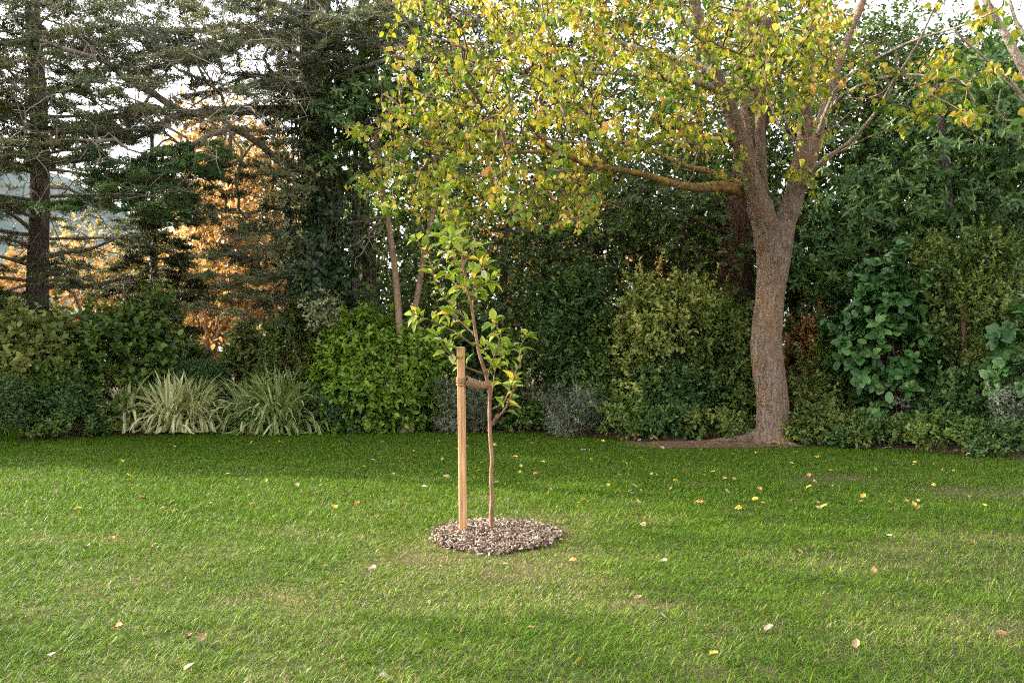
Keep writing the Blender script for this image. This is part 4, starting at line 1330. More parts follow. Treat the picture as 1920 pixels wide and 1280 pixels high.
def whorls(r, base, z0, z1, n, L0, L1, rad0, up=0.1, droop=0.15, az=None, rtrunk=0.15):
    """level limbs round a conifer trunk, longest low down; returns limbs and spray places"""
    limbs, pads = [], []
    for k in range(n):
        z = z0 + (z1 - z0) * (k + r.random()) / n
        f = (z - z0) / (z1 - z0)
        L = (L0 + (L1 - L0) * f) * r.uniform(0.7, 1.15)
        a = k * 2.4 + r.normal(0, 0.4) if az is None else r.uniform(*az)
        d = np.array([math.cos(a), math.sin(a), 0])
        s = np.array([-d[1], d[0], 0])
        b = np.array([base[0], base[1], z])
        dz = r.normal(0, 0.06)
        pth = [b, b + d * L * 0.3 + [0, 0, up * L * 0.3], b + d * L * 0.65 + [0, 0, (up * 0.5 + dz) * L * 0.65], b + d * L + [0, 0, (dz - droop) * L]]
        limbs.append((np.array(pth), rad0 * (1 - 0.6 * f) * L / max(L0, L1), 0.008))
        m = int(3 + 6.0 * L)
        for j in range(m):
            t = 0.22 + 0.8 * r.random() ** 0.8
            q = b + d * L * t + s * r.normal(0, 0.28) * L * min(1, 1.25 - t) * 0.8
            q[2] += (up * t * (1 - t) * 2 + dz * t - droop * t ** 3) * L + r.normal(0, 0.06)
            pads.append(q)
    return limbs, np.array(pads)

# left cedar
def left_cedar():
    r = rng_of(12)
    Y = 20.5
    base = P(70, 760, Y); base[2] = 0
    tr = np.array([base, P(70, 580, Y), P(71, 480, Y), P(75, 350, Y), P(72, 200, Y), P(62, 40, Y), P(55, -150, Y), P(52, -330, Y)])
    lm, pads = whorls(r, base, 2.0, 11.0, 46, 4.6, 2.6, 0.06, 0.10, 0.10)
    pads = pads[r.random(len(pads)) < 0.92]
    ex = [(pts3([(72, 480), (110, 478), (160, 470), (200, 456), (240, 440)], Y, Y - 2), 0.06, 0.015),
          (pts3([(75, 535), (110, 535), (140, 548), (150, 580), (165, 600)], Y, Y - 1), 0.05, 0.015),
          (pts3([(70, 500), (30, 490), (-30, 470)], Y, Y - 1.5), 0.055, 0.02),
          (pts3([(70, 440), (20, 400), (-20, 370)], Y, Y - 1), 0.05, 0.02),
          (pts3([(66, 390), (60, 330), (66, 280), (90, 250)], Y, Y - 1), 0.045, 0.015),
          (pts3([(65, 530), (30, 540), (-20, 560)], Y, Y - 1), 0.04, 0.012)]
    dead, _ = region(r, [(0, 440), (250, 420), (300, 520), (200, 590), (0, 570)], 110, lambda a, b, r: Y + r.normal(0, 1.0, len(a)))
    conifer('cedar', "tall dark cedar with a bare lower trunk at the far left", tr, 0.25, 0.1, ex + lm, pads, 'cedar', 31, n_tw=6, length=0.42, dead=dead, rmax=0.03, twb='twig_grey')
left_cedar()

# the dark young conifer between the two cedars
def dark_conifer():
    r = rng_of(14)
    Y = 23.0
    base = P(290, 760, Y); base[2] = 0
    tr = np.array([base, P(288, 500, Y), P(286, 330, Y), P(284, 220, Y)])
    lm, pads = whorls(r, base, 0.9, 5.8, 40, 1.5, 0.9, 0.03, 0.05, 0.2)
    conifer('young_conifer', "dense dark young conifer standing between the two big cedars", tr, 0.12, 0.04, lm, pads, 'cedar', 32, n_tw=6, length=0.34, tuft=0.09, per=6)
dark_conifer()

# big spreading cedar whose trunk wears ivy
CT = 18.6
def ivy_cedar():
    r = rng_of(15)
    Y = CT
    base = P(600, 790, Y); base[2] = 0
    tr = np.array([base, P(604, 600, Y), P(600, 400, Y), P(592, 250, Y), P(590, 100, Y), P(598, -50, Y), P(604, -250, Y), P(606, -420, Y)])
    L = lambda pp, a, b, Y1: (pts3(pp, Y, Y1), a, b)
    limbs = [
        L([(592, 205), (520, 208), (470, 210), (410, 212), (345, 212), (315, 200), (285, 180), (255, 165), (225, 145), (200, 122), (150, 102), (90, 82), (40, 60)], 0.115, 0.02, Y - 2.2),
        L([(340, 212), (310, 228), (280, 238), (240, 242), (200, 240), (150, 246), (80, 247), (20, 240)], 0.06, 0.012, Y - 2.6),
        L([(345, 214), (310, 225), (290, 240), (260, 255), (210, 268), (150, 275), (100, 283), (50, 305), (0, 330)], 0.055, 0.012, Y - 1.4),
        L([(592, 330), (545, 308), (520, 300), (495, 275), (470, 258), (442, 242), (425, 250), (400, 258), (350, 280), (310, 290), (280, 292), (240, 280)], 0.08, 0.015, Y - 2.4),
        L([(442, 242), (430, 262), (428, 285), (425, 300)], 0.05, 0.015, Y - 2.0),
        L([(595, 60), (560, 30), (530, 10), (480, 0), (440, -20), (380, -20)], 0.085, 0.02, Y - 1.2),
        L([(595, 130), (560, 60), (520, 58), (470, 66), (420, 80), (360, 82), (300, 75), (250, 60)], 0.07, 0.015, Y - 1.6),
        L([(592, 130), (540, 90), (490, 75), (450, 75), (400, 82), (330, 80)], 0.07, 0.012, Y + 1.5),
        L([(594, 170), (540, 155), (500, 150), (470, 163), (440, 165), (400, 172), (340, 178)], 0.06, 0.012, Y - 0.8),
        L([(600, 490), (560, 505), (540, 515), (510, 522), (470, 522), (430, 518), (405, 528)], 0.075, 0.012, Y - 1.4),
        L([(598, 480), (565, 485), (540, 490), (520, 478), (500, 462), (450, 463), (420, 468), (390, 482)], 0.075, 0.012, Y - 0.8),
        L([(540, 515), (520, 535), (490, 552), (470, 565)], 0.03, 0.008, Y - 1.0),
        L([(594, 200), (640, 170), (690, 120), (720, 80)], 0.09, 0.02, Y - 0.6),
        L([(592, 90), (640, 60), (700, 20), (760, -20)], 0.09, 0.02, Y - 0.8),
        L([(600, 430), (640, 420), (690, 410), (730, 405)], 0.05, 0.01, Y - 1.0),
        L([(590, 420), (560, 400), (520, 390), (470, 400), (420, 398)], 0.06, 0.012, Y - 1.0),
    ]
    lm, pads0 = whorls(r, base, 6.3, 11.8, 22, 4.6, 3.2, 0.06, 0.08, 0.1)
    pads0 = pads0[r.random(len(pads0)) < 0.8]
    dp = lambda s: (lambda a, b, r: Y - 1.2 + r.normal(0, s, len(a)))
    # sprays: broad belt upper left, greener fan in the middle, some right of the trunk
    p1, _ = region(r, [(-30, -30), (560, -30), (560, 60), (420, 110), (330, 130), (260, 180), (150, 200), (-30, 140)], 340, dp(1.6))
    p3, _ = region(r, [(-20, 150), (150, 200), (330, 200), (290, 260), (150, 300), (-20, 320)], 170, dp(1.2))
    p7, _ = region(r, [(330, 20), (560, 20), (570, 200), (450, 250), (340, 190)], 75, dp(1.4))
    p8, _ = region(r, [(330, 250), (560, 300), (560, 620), (430, 600), (340, 420)], 80, dp(0.8))
    p4, _ = region(r, [(560, -40), (760, -40), (735, 60), (690, 130), (620, 170)], 60, lambda a, b, r: Y - 0.4 + r.normal(0, 0.8, len(a)))
    p6, _ = region(r, [(480, -20), (640, -20), (660, 300), (560, 360), (480, 280)], 100, lambda a, b, r: Y - 0.8 + r.normal(0, 0.5, len(a)))
    p5, _ = region(r, [(420, 400), (560, 420), (550, 560), (440, 580), (400, 500)], 50, lambda a, b, r: Y - 0.5 + r.normal(0, 0.6, len(a)))
    pads = np.concatenate([pads0, p1, p3, p4, p5, p6, p7, p8])
    dead, _ = region(r, [(250, 100), (560, 40), (580, 220), (430, 260), (280, 240)], 480, dp(1.2))
    dead4, _ = region(r, [(0, 60), (420, 80), (420, 330), (100, 420), (0, 380)], 520, dp(1.2))
    dead2, _ = region(r, [(400, 240), (560, 260), (560, 560), (420, 540)], 70, lambda a, b, r: Y - 0.8 + r.normal(0, 0.5, len(a)))
    dead3, _ = region(r, [(640, 380), (740, 400), (730, 520), (650, 500)], 45, lambda a, b, r: Y - 0.9 + r.normal(0, 0.4, len(a)))
    root = conifer('spreading_cedar', "huge spreading cedar with long level limbs and an ivy covered trunk", tr, 0.42, 0.16, limbs + lm, pads, 'cedar', 33, n_tw=6, length=0.42, dead=np.concatenate([dead, dead2, dead3, dead4]), twb='twig_grey', rmax=0.03)
    # fresh green sprays on the low middle boughs
    g, _ = region(r, [(160, 285), (260, 300), (330, 280), (430, 265), (450, 300), (400, 360), (330, 420), (250, 400), (60, 390), (50, 365), (200, 370)], 115, lambda a, b, r: Y - 2.2 + r.normal(0, 0.5, len(a)))
    fol = MB()
    d = unit(np.c_[-1 + 0 * g[:, 0], -0.4 + r.normal(0, .4, len(g)), r.normal(0, .1, len(g))])
    tw = MB()
    sk = Skel(); par = -1
    for q in pts3([(470, 258), (442, 242), (425, 250), (400, 258), (350, 280), (310, 290), (280, 292), (240, 280)], Y - 1.4, Y - 2.4):
        par = sk.put(q, par, 0.03)
    sk.grow(g, r, w=0.2, jit=0.03, curve=0.3); sk.twigs(tw, tip=0.005, rmax=0.03, e=2.4)
    needle_pads(fol, tw, r, g, d, 7, 0.42, 0.06, 5)
    tw.build('drooping_branches', M['bark_grey'], root, smooth=True)
    fol.build('fresh_foliage', M['cedar_green'], root)
    # ivy on the trunk: a plant of its own
    iv = thing('ivy', "dark glossy ivy smothering the trunk of the spreading cedar", "ivy", (base[0] + 0.05, base[1] - 0.5, 0))
    n = 4600
    z = np.where(r.random(n) < 0.8, r.uniform(0.2, 4.6, n), r.uniform(4.0, 8.5, n))
    tx = np.interp(z, tr[:, 2], tr[:, 0])
    a = r.uniform(math.pi * 0.9, math.pi * 2.1, n)
    wob = 0.85 + 1.1 * (fbm(np.cos(a) * 2.2 + 9, z * 1.5 + 3, 91, 3) - 0.35)
    rr = (0.50 + 0.18 * np.exp(-((z - 3.4) / 1.5) ** 2)) * wob * (1 - 0.12 * r.random(n))
    p = np.c_[tx + rr * np.cos(a), Y + rr * np.sin(a), z]
    out = np.c_[np.cos(a), np.sin(a), np.full(n, 0.25)]
    D = out * 0.35 + np.array([0, 0, -0.8]) + r.normal(0, 0.3, (n, 3))
    mb = MB()
    leaves(mb, 'heart', p, D, out + r.normal(0, 0.25, (n, 3)), r.uniform(0.07, 0.14, n), np.clip(0.5 + 0.3 * r.normal(size=n), 0, 1))
    mb.build('foliage', M['ivy'], iv)
    mb = MB()
    for k in range(14):
        a0 = r.uniform(math.pi, 2 * math.pi)
        zz = np.linspace(0.05, r.uniform(5, 9), 40)
        aa = a0 + np.cumsum(r.normal(0, 0.06, 40))
        q = np.c_[np.interp(zz, tr[:, 2], tr[:, 0]) + 0.44 * np.cos(aa), Y + 0.44 * np.sin(aa), zz]
        tube(mb, q, 0.014, 5)
    for k in range(16):   # loose hanging strands
        x = r.uniform(590, 690); y0 = r.uniform(120, 380); ln = r.uniform(60, 170)
        q = smooth_path(pts3([(x, y0), (x + r.normal(0, 8), y0 + ln * .5), (x + r.normal(0, 14), y0 + ln)], Y - 0.8), 0.1)
        tube(mb, q, 0.006, 4)
    mb.build('stems', M['stem'], iv, smooth=True)
    # cream variegated climber in the boughs
    def cream(poly, n, label, seed, Y0, sd=0.35, size=0.055):
        r = rng_of(seed)
        T, _ = region(r, poly, n, lambda a, b, r: Y0 + r.normal(0, sd, len(a)))
        c = T.mean(0)
        o = thing('variegated_climber', label, "climbing plant", c)
        sk = Skel(); sk.put(c, -1, 0.02); sk.put(c + [0, 0.1, -0.3], 0, 0.02)
        sk.grow(T, r, w=0.1); mb = MB(); sk.twigs(mb, tip=0.003, rmax=0.015); mb.build('stems', M['stem'], o, smooth=True)
        TT = np.repeat(T, 7, 0) + r.normal(0, 0.13, (n * 7, 3))
        mb = MB(); sprigs(mb, r, 'oval', TT, rand_dirs(r, len(TT)) + [0, -.3, .2], 6, size * 2, size, rbase=np.repeat(r.random(n), 7) * 0.6 + 0.2)
        mb.build('foliage', M['cream'], o)
    cream([(455, 150), (520, 120), (600, 160), (610, 230), (560, 260), (480, 220)], 42, "olive and cream leaved climber hanging high on the spreading cedar", 201, CT - 0.9, size=0.05)
    cream([(500, 310), (560, 290), (610, 320), (590, 370), (530, 390), (490, 440), (470, 400)], 46, "cream edged climber growing below the crooked cedar bough", 202, CT - 1.0)
    cream([(480, 455), (530, 440), (570, 460), (540, 490)], 14, "small cream leaved climber on the low bare cedar branch", 203, CT - 1.2)
    cream([(585, 540), (615, 535), (625, 575), (650, 560), (645, 600), (600, 612), (575, 590)], 22, "pale cream leaved shoots at the foot of the ivy trunk", 204, CT - 1.2)
    # blue green broad leaves and ivy masses right of the trunk
    T, _ = region(r, [(635, 150), (700, 130), (740, 190), (690, 260), (690, 330), (640, 320), (620, 240)], 70, lambda a, b, r: CT - 0.6 + r.normal(0, 0.5, len(a)))
    t0 = P(668, 790, CT + 0.2); t0[2] = 0
    tree('evergreen_tree', "slim dark tree with drooping blue green leaves right of the ivy trunk", "tree", np.array([t0, P(664, 500, CT), P(668, 250, CT - .2)]), 0.09, 0.04, T, 'lance', 'laurel', 0.15, 5, 0.2, 8, (), 'bark_cedar', seed=81, leafargs=ROSETTE)
    T, _ = region(r, [(600, 60), (720, 40), (735, 200), (700, 260), (640, 170)], 60, lambda a, b, r: CT + 0.6 + r.normal(0, 0.6, len(a)))
    t0 = P(690, 790, CT + 1.5); t0[2] = 0
    tree('evergreen_tree', "dark green feathery tree rising behind the ivy trunk", "tree", np.array([t0, P(685, 500, CT + 1.4), P(680, 150, CT + 1), P(676, -100, CT + 1)]), 0.14, 0.05, T, 'oval', 'dark', 0.10, 8, 0.25, 8, (), 'bark_cedar', seed=82)
ivy_cedar()

# ------------------------------------------------------------------ slender tan trunks
def slender():
    r = rng_of(61)
    Y = 17.6
    p = pts3([(753, 815), (750, 700), (748, 600), (742, 520), (735, 460), (727, 410), (718, 370), (712, 330), (706, 250)], Y, Y - .2); p[0, 2] = 0
    q = pts3([(768, 815), (772, 700), (776, 590), (785, 540), (793, 490), (803, 440), (812, 400), (824, 340), (830, 260)], Y + 0.15, Y); q[0, 2] = 0
    T, _ = region(r, [(690, 200), (860, 180), (900, 330), (700, 360)], 40, lambda a, b, r: Y + r.normal(0, 0.6, len(a)))
    tree('slender_tree', "slender tan trunk tree leaning left behind the bright green bush", "tree", p, 0.075, 0.045, T[T[:, 0] < p[:, 0].mean() + .6], 'oval', 'dark', 0.1, 5, 0.25, 6, (), 'bark_tan', seed=91, group="slender tan trunks behind the bright bush")
    tree('slender_tree', "slender tan trunk tree leaning right behind the bright green bush", "tree", q, 0.065, 0.04, T[T[:, 0] >= p[:, 0].mean() + .6], 'oval', 'dark', 0.1, 5, 0.25, 6, (), 'bark_tan', seed=92, group="slender tan trunks behind the bright bush")
slender()

# ------------------------------------------------------------------ sunlit autumn trees beyond the hedge
def autumn():
    r = rng_of(66)
    def at(label, px, pyb, Y, poly, n, mat, seed, size=0.14, rad=0.2, limbs=(), per_cluster=7, sd=1.0, bark='bark_tan', name='autumn_tree'):
        rr = rng_of(seed)
        T, _ = region(rr, poly, n, lambda a, b, r: Y + r.normal(0, sd, len(a)))
        b = P(px, pyb, Y); b[2] = 0
        top = P(px + 4, min(p[1] for p in poly) + 60, Y)
        tr = np.array([b, b * 0.65 + top * 0.35 + [0.1, 0, 0], top])
        tree(name, label, "tree", tr, rad, rad * 0.3, T, 'round', mat, size, per_cluster, 0.32, 5, limbs, bark, 'twig_yellow', seed=seed, group="autumn trees beyond the hedge")
    Y = 27.0
    at("sunlit orange leaved tree with a short forked trunk beyond the hedge", 385, 720, Y, [(350, 225), (420, 205), (490, 240), (530, 300), (560, 400), (560, 560), (510, 600), (440, 590), (390, 560), (350, 620), (325, 520), (335, 400)], 230, 'orange', 301, 0.15, 0.28,
       [(pts3([(388, 690), (400, 650), (420, 610), (435, 590), (450, 560)], Y, Y - .5), 0.16, 0.05), (pts3([(384, 690), (384, 620), (380, 560), (376, 480)], Y, Y), 0.16, 0.05), (pts3([(390, 680), (394, 640), (392, 580), (400, 500)], Y + .2, Y), 0.13, 0.05)])
    at("peach coloured sunlit tree glowing behind the dark cedar trunk", 200, 720, 29, [(90, 480), (150, 455), (240, 480), (330, 470), (340, 640), (200, 640), (100, 600)], 130, 'orange', 302, 0.15, 0.15)
    at("pale orange tree glimpsed low at the far left edge", 20, 720, 29, [(-120, 470), (60, 490), (60, 600), (-120, 600)], 70, 'orange', 303, 0.15, 0.15)
    at("golden leaved tree farther back behind the forked orange one", 470, 720, 33, [(340, 300), (450, 280), (580, 320), (620, 500), (580, 680), (340, 680)], 210, 'orange', 309, 0.2, 0.2)
    at("red leaved maple showing under the yellow crown", 1090, 760, 24, [(1060, 330), (1110, 325), (1135, 370), (1130, 420), (1085, 440), (1055, 390)], 36, 'redleaf', 304, 0.13, 0.1, sd=0.6, bark='bark_cedar')
    at("orange leaved tree showing behind the tip of the sapling", 940, 760, 23.5, [(840, 430), (900, 440), (960, 450), (1030, 450), (1080, 470), (1050, 520), (960, 510), (880, 490)], 42, 'peach', 305, 0.12, 0.1, sd=0.6, bark='bark_cedar')
    at("bronze and pink leaved tree left of the red stringy trunk", 1310, 760, 24, [(1180, 400), (1260, 420), (1350, 440), (1370, 540), (1300, 580), (1240, 540), (1190, 460)], 75, 'peach', 306, 0.12, 0.1, sd=0.6, bark='bark_cedar')
    at("russet leaved tree just right of the lichened trunk", 1520, 760, 22, [(1490, 560), (1530, 555), (1550, 640), (1500, 660)], 18, 'redleaf', 307, 0.1, 0.05, sd=0.3, bark='bark_cedar')
autumn()

# ------------------------------------------------------------------ dark evergreens that close the view
def wood():
    r = rng_of(70)
    def ev(label, px, Y, poly, n, mat, seed, leaf='oval', size=0.12, rad=0.15, per_cluster=7, sd=0.8, bark='bark_cedar', la=None, name='evergreen_tree', trunk=None, limbs=(), spr=0.3, per=7):
        rr = rng_of(seed)
        T, _ = region(rr, poly, n, lambda a, b, r: Y + r.normal(0, sd, len(a)))
        b = P(px, 790, Y); b[2] = 0
        ymin = min(p[1] for p in poly)
        tr = np.array([b, P(px + rr.normal(0, 8), (790 + ymin) / 2, Y), P(px + rr.normal(0, 12), ymin + 50, Y)]) if trunk is None else trunk
        tree(name, label, "tree", tr, rad, rad * 0.35, T, leaf, mat, size, per_cluster, spr, per, limbs, bark, 'twig_dark', seed=seed, leafargs=la)
    # behind bright bush and sapling
    ev("shadowy evergreen filling the gap behind the two slender tan trunks", 715, 19.5, [(650, 400), (740, 380), (850, 420), (870, 640), (640, 640)], 130, 'dark', 401, size=0.11)
    ev("dark evergreen behind the sapling under the yellow crown", 935, 20.5, [(850, 400), (960, 380), (1060, 420), (1070, 640), (860, 640)], 120, 'dark', 402, size=0.11, trunk=np.array([P(938, 790, 20.5) * [1, 1, 0], P(942, 560, 20.5), P(950, 450, 20.5), P(958, 380, 20.5)]))
    ev("dark small leaved evergreen with bare twigs right of the sapling", 1110, 20, [(1000, 440), (1090, 400), (1180, 360), (1230, 420), (1230, 600), (1000, 600)], 130, 'dark', 403, size=0.09, per=8)
    ev("tall green black evergreen left of the lichened trunk", 1290, 19.2, [(1150, 340), (1250, 320), (1400, 330), (1420, 450), (1400, 560), (1330, 500), (1250, 470), (1180, 440)], 150, 'dark', 404, size=0.10, per=8)
    ev("dense dark evergreen low behind the variegated shrub", 1330, 18.8, [(1180, 520), (1300, 560), (1430, 500), (1430, 720), (1180, 720)], 120, 'dark', 405, size=0.09)
    ev("deep green evergreen wedged behind the fork of the lichened trunk", 1500, 19.5, [(1420, 150), (1500, 200), (1560, 240), (1580, 420), (1540, 560), (1420, 480)], 150, 'dark', 406, size=0.10)
    # the red stringy trunk
    Y = 18.6
    b = P(1382, 800, Y); b[2] = 0
    T, _ = region(rng_of(410), [(1300, 60), (1480, 60), (1520, 260), (1300, 280)], 50, lambda a, b, r: Y + r.normal(0, 0.7, len(a)))
    tree('redwood', "thick reddish stringy barked trunk behind the lichened tree", "tree", np.array([b, P(1382, 560, Y), P(1386, 400, Y), P(1420, 200, Y + .3), P(1440, 40, Y + .3)]), 0.36, 0.2, T, 'needle', 'dark', 0.09, 10, 0.25, 9, [(pts3([(1382, 440), (1340, 430), (1290, 405), (1255, 390)], Y - 0.2, Y - 1.2), 0.035, 0.012), (pts3([(1385, 530), (1340, 515), (1300, 525), (1250, 540)], Y - 0.2, Y - 1), 0.03, 0.008), (pts3([(1385, 510), (1345, 485), (1300, 455)], Y - .2, Y - .9), 0.045, 0.012)], 'bark_red', seed=411, leafargs=dict(wscale=2.0))
    # laurel: a huge dome right of the trunk
    lau = dict(la=dict(t0=0.75, th=(88, 50), droop=0.3, length=0.12), leaf='lance', mat='laurel', per=9, per_cluster=5)
    ev("large laurel with rosettes of drooping dark leaves at the upper right", 1760, 18.0, [(1560, 340), (1640, 290), (1700, 240), (1760, 130), (1820, 110), (1900, 140), (1990, 160), (2000, 480), (1800, 480), (1650, 430), (1570, 420)], 300, seed=420, size=0.15, rad=0.2, sd=0.7, spr=0.3,
       limbs=[(pts3([(1752, 620), (1700, 560), (1660, 500), (1690, 440)], 18, 17.6), 0.07, 0.03), (pts3([(1745, 560), (1790, 500), (1850, 430), (1900, 390)], 18, 17.6), 0.07, 0.03), (pts3([(1730, 470), (1640, 460), (1600, 440)], 18, 17.8), 0.04, 0.015)], **lau)
    ev("laurel bough with pale leaf rosettes low beside the lichened trunk", 1610, 17.2, [(1530, 400), (1600, 380), (1660, 400), (1690, 470), (1650, 540), (1570, 550), (1510, 500)], 95, seed=421, size=0.14, rad=0.07, sd=0.35, spr=0.2, **lau)
    ev("shadowed laurel filling in behind the broad leaved shrub", 1700, 18.8, [(1480, 420), (1560, 420), (1700, 460), (1960, 460), (1960, 700), (1500, 700)], 220, seed=422, size=0.14, rad=0.1, sd=0.5, **lau)
    ev("dark thin leaved evergreen against the sky at the top right", 1700, 21, [(1590, 60), (1680, 30), (1780, 60), (1960, 130), (1960, 260), (1800, 250), (1640, 200), (1560, 160)], 290, 'dark', 423, size=0.10, rad=0.15, sd=0.6, spr=0.35)
    ev("sparse leaning evergreen with sky showing through its right side", 1590, 20.5, [(1540, 180), (1640, 190), (1740, 260), (1720, 330), (1600, 350), (1540, 300)], 80, 'dark', 424, size=0.10, rad=0.12, spr=0.3)
    ev("tall twiggy evergreen rising behind the left part of the yellow crown", 800, 21.5, [(720, -60), (860, -40), (900, 150), (930, 300), (860, 420), (740, 400), (730, 200)], 260, 'dark', 451, size=0.11, rad=0.12, per=8, sd=0.9, spr=0.35)
    ev("tall thin crowned evergreen behind the middle of the yellow crown", 1020, 22.5, [(900, -60), (1120, -60), (1180, 120), (1160, 320), (1000, 420), (900, 300)], 250, 'dark', 452, size=0.10, rad=0.12, per=8, sd=0.9, spr=0.4)
    ev("tall dark evergreen behind the forked limbs of the yellow tree", 1300, 22, [(1150, -60), (1400, -60), (1560, -40), (1560, 150), (1450, 330), (1250, 330), (1160, 180)], 330, 'dark', 453, size=0.10, rad=0.14, per=8, sd=0.9, spr=0.4)
    ev("dark leafy evergreen closing the gap behind the big laurel", 1800, 20.5, [(1600, 160), (1700, 120), (1960, 100), (1980, 470), (1600, 470), (1560, 300)], 300, 'laurel', 454, size=0.13, rad=0.14, per=7, sd=0.6, spr=0.35)
    ev("dark leafy evergreen behind the red stringy trunk under the crown", 1200, 21.5, [(1000, 330), (1250, 300), (1420, 280), (1420, 520), (1000, 520)], 170, 'dark', 455, size=0.12, rad=0.12, per=7, sd=0.6, spr=0.35)
    # backdrop beyond
    for k, (label, x0, x1, yt, Y) in enumerate([
        ("far dark woodland tree behind the ivy cedar", 560, 780, 250, 31), ("far dark woodland tree behind the sapling", 760, 1000, 380, 32), ("far dark woodland tree under the yellow crown", 1000, 1220, 410, 31),
        ("far dark woodland tree behind the red stringy trunk", 1230, 1460, 300, 30), ("far dark woodland tree behind the laurel", 1450, 1700, 360, 29), ("far dark woodland tree at the right edge", 1700, 2000, 230, 28), ("far dark woodland tree beyond the dark young conifer", 200, 345, 480, 34)]):
        poly = [(x0, 760), (x0 - 20, (yt + 760) / 2), (x0 + 40, yt + 30), ((x0 + x1) / 2, yt), (x1 - 40, yt + 30), (x1 + 20, (yt + 760) / 2), (x1, 760)]
        ev(label, (x0 + x1) / 2, Y, poly, 150, 'dark', 430 + k, size=0.22, rad=0.25, sd=1.2, spr=0.5, per=6)
wood()

# ------------------------------------------------------------------ tall conifers left of the picture that throw the lawn's shade, and unseen loose trees added to shade its right side
def shade_trees():
    for k, (x, y, h, L, lab) in enumerate([(-12.4, 16.2, 10, 1.9, "dense cypress standing left of the view at the bed corner"), (-12.6, 18.6, 10.5, 1.9, "second dense cypress left of the view behind the corner one"), (-13.2, 21.0, 11, 2.0, "third dense cypress left of the view farthest back")]):
        r = rng_of(500 + k)
        base = np.array([x, y, 0.0])
        lm, pads = whorls(r, base, 0.4, h - 0.6, 60, L, L * 0.5, 0.03, 0.1, 0.05)
        conifer('cypress', lab, np.array([base, base + [0, 0, h * .5], base + [0.1, 0, h]]), 0.2, 0.05, lm, pads, 'cedar', 510 + k, n_tw=5, length=0.5, tuft=0.16, per=6, gap=0.10)
    r = rng_of(530)  # unseen crown added to dapple the middle and right foreground with shade
    n = 170
    T = rand_dirs(r, n) * (r.random(n) ** 0.4)[:, None] * np.array([2.0, 2.7, 2.3]) + np.array([-10.4, 7.4, 6.2])
    tr = np.array([[-10.6, 4.8, 0], [-10.5, 5.0, 2], [-10.4, 5.8, 4], [-10.4, 7.0, 6.5]], float)
    tree('added_shade_tree', "unseen loose crowned tree added left of the view to shade the foreground lawn", "tree", tr, 0.2, 0.05, T, 'round', 'yellow', 0.14, 4, 0.35, 5, (), 'bark_grey', 'twig_yellow', seed=531)
    r = rng_of(540)  # second unseen crown, added and placed to keep sun off the right lawn
    n = 230
    T = rand_dirs(r, n) * (r.random(n) ** 0.4)[:, None] * np.array([1.9, 3.4, 1.8]) + np.array([-11.0, 12.2, 8.0])
    tr = np.array([[-11.6, 15.2, 0], [-11.5, 14.9, 3], [-11.2, 13.9, 6], [-11.0, 12.6, 9]], float)
    tree('added_shade_tree', "taller unseen loose crowned tree added left of the view to shade the right lawn", "tree", tr, 0.24, 0.06, T, 'round', 'yellow', 0.15, 5, 0.38, 6, (), 'bark_grey', 'twig_yellow', seed=541)
shade_trees()

# ------------------------------------------------------------------ hedge shrubs
def flax(name, label, x0, x1, ytop, Y, mat, n, seed):
    r = rng_of(seed)
    cx = ((x0 + x1) / 2 - 960) / FPX * Y
    rx = (x1 - x0) / 2 / FPX * Y
    z0 = zbed(cx, Y)
    H = CAMH - (ytop - HZ) / FPX * Y - z0
    root = thing(name, label, "flax", (cx, Y, z0), "striped strap leaved clumps")
    mb = MB()
    nf = 9
    fc = np.c_[cx + r.uniform(-0.55, 0.55, nf) * rx, Y + r.uniform(-0.3, 0.3, nf)]
    for k in range(n):
        f = fc[k % nf]
        a = r.uniform(0, 6.2832)
        L = H * r.uniform(0.65, 1.18)
        th = abs(r.normal(0, 0.6)) + 0.05
        d = np.array([math.cos(a), math.sin(a) * 0.8, 0])
        m = 8
        p = np.zeros((m, 3)); p[0] = [f[0] + d[0] * 0.05 * r.random(), f[1] + d[1] * 0.05 * r.random(), z0]
        ang = th
        dth = r.uniform(0.02, 0.26) * (0.6 + 1.6 * th)
        for j in range(1, m):
            p[j] = p[j - 1] + L / (m - 1) * (math.sin(ang) * d + math.cos(ang) * np.array([0, 0, 1.0]))
            ang = min(ang + dth * (0.5 + j * 0.28), 2.7)
        p[:, 2] = np.maximum(p[:, 2], z0 + 0.02)
        t = np.linspace(0, 1, m)
        wd = 0.048 * r.uniform(0.7, 1.2) * np.where(t < 0.75, 0.75 + 0.25 * np.sin(t / 0.75 * math.pi / 2), 1 - ((t - 0.75) / 0.25) ** 1.6 * 0.95)
        tan = np.gradient(p, axis=0)
        s = unit(np.cross(tan, np.array([0, 0, 1.0]) + 0.25 * r.normal(size=3))); nrm = np.cross(s, unit(tan))
        pa = p + s * wd[:, None] * 0.5 + nrm * wd[:, None] * 0.12; pb = p - s * wd[:, None] * 0.5 + nrm * wd[:, None] * 0.12
        pc = p + s * wd[:, None] * 0.24; pd = p - s * wd[:, None] * 0.24
        V = np.stack([pa, pc, pd, pb], 1).reshape(-1, 3)
        i = np.arange(m - 1)[:, None] * 4
        fs = np.concatenate([i + [0, 1, 5, 4], i + [1, 2, 6, 5], i + [2, 3, 7, 6]])
        tone = np.clip(r.normal(0.03, 0.15), -0.3, 0.3)
        st = np.clip(np.array([0.92, 0.28, 0.28, 0.92]) + tone, 0, 1) if r.random() < 0.75 else np.clip(np.array([0.25, 0.7, 0.7, 0.25]) + tone, 0, 1)
        if r.random() < 0.04:
            st = np.full(4, 0.75)
        mb.add(V, [fs], np.tile(st, m))
    mb.build('leaves', M[mat], root)

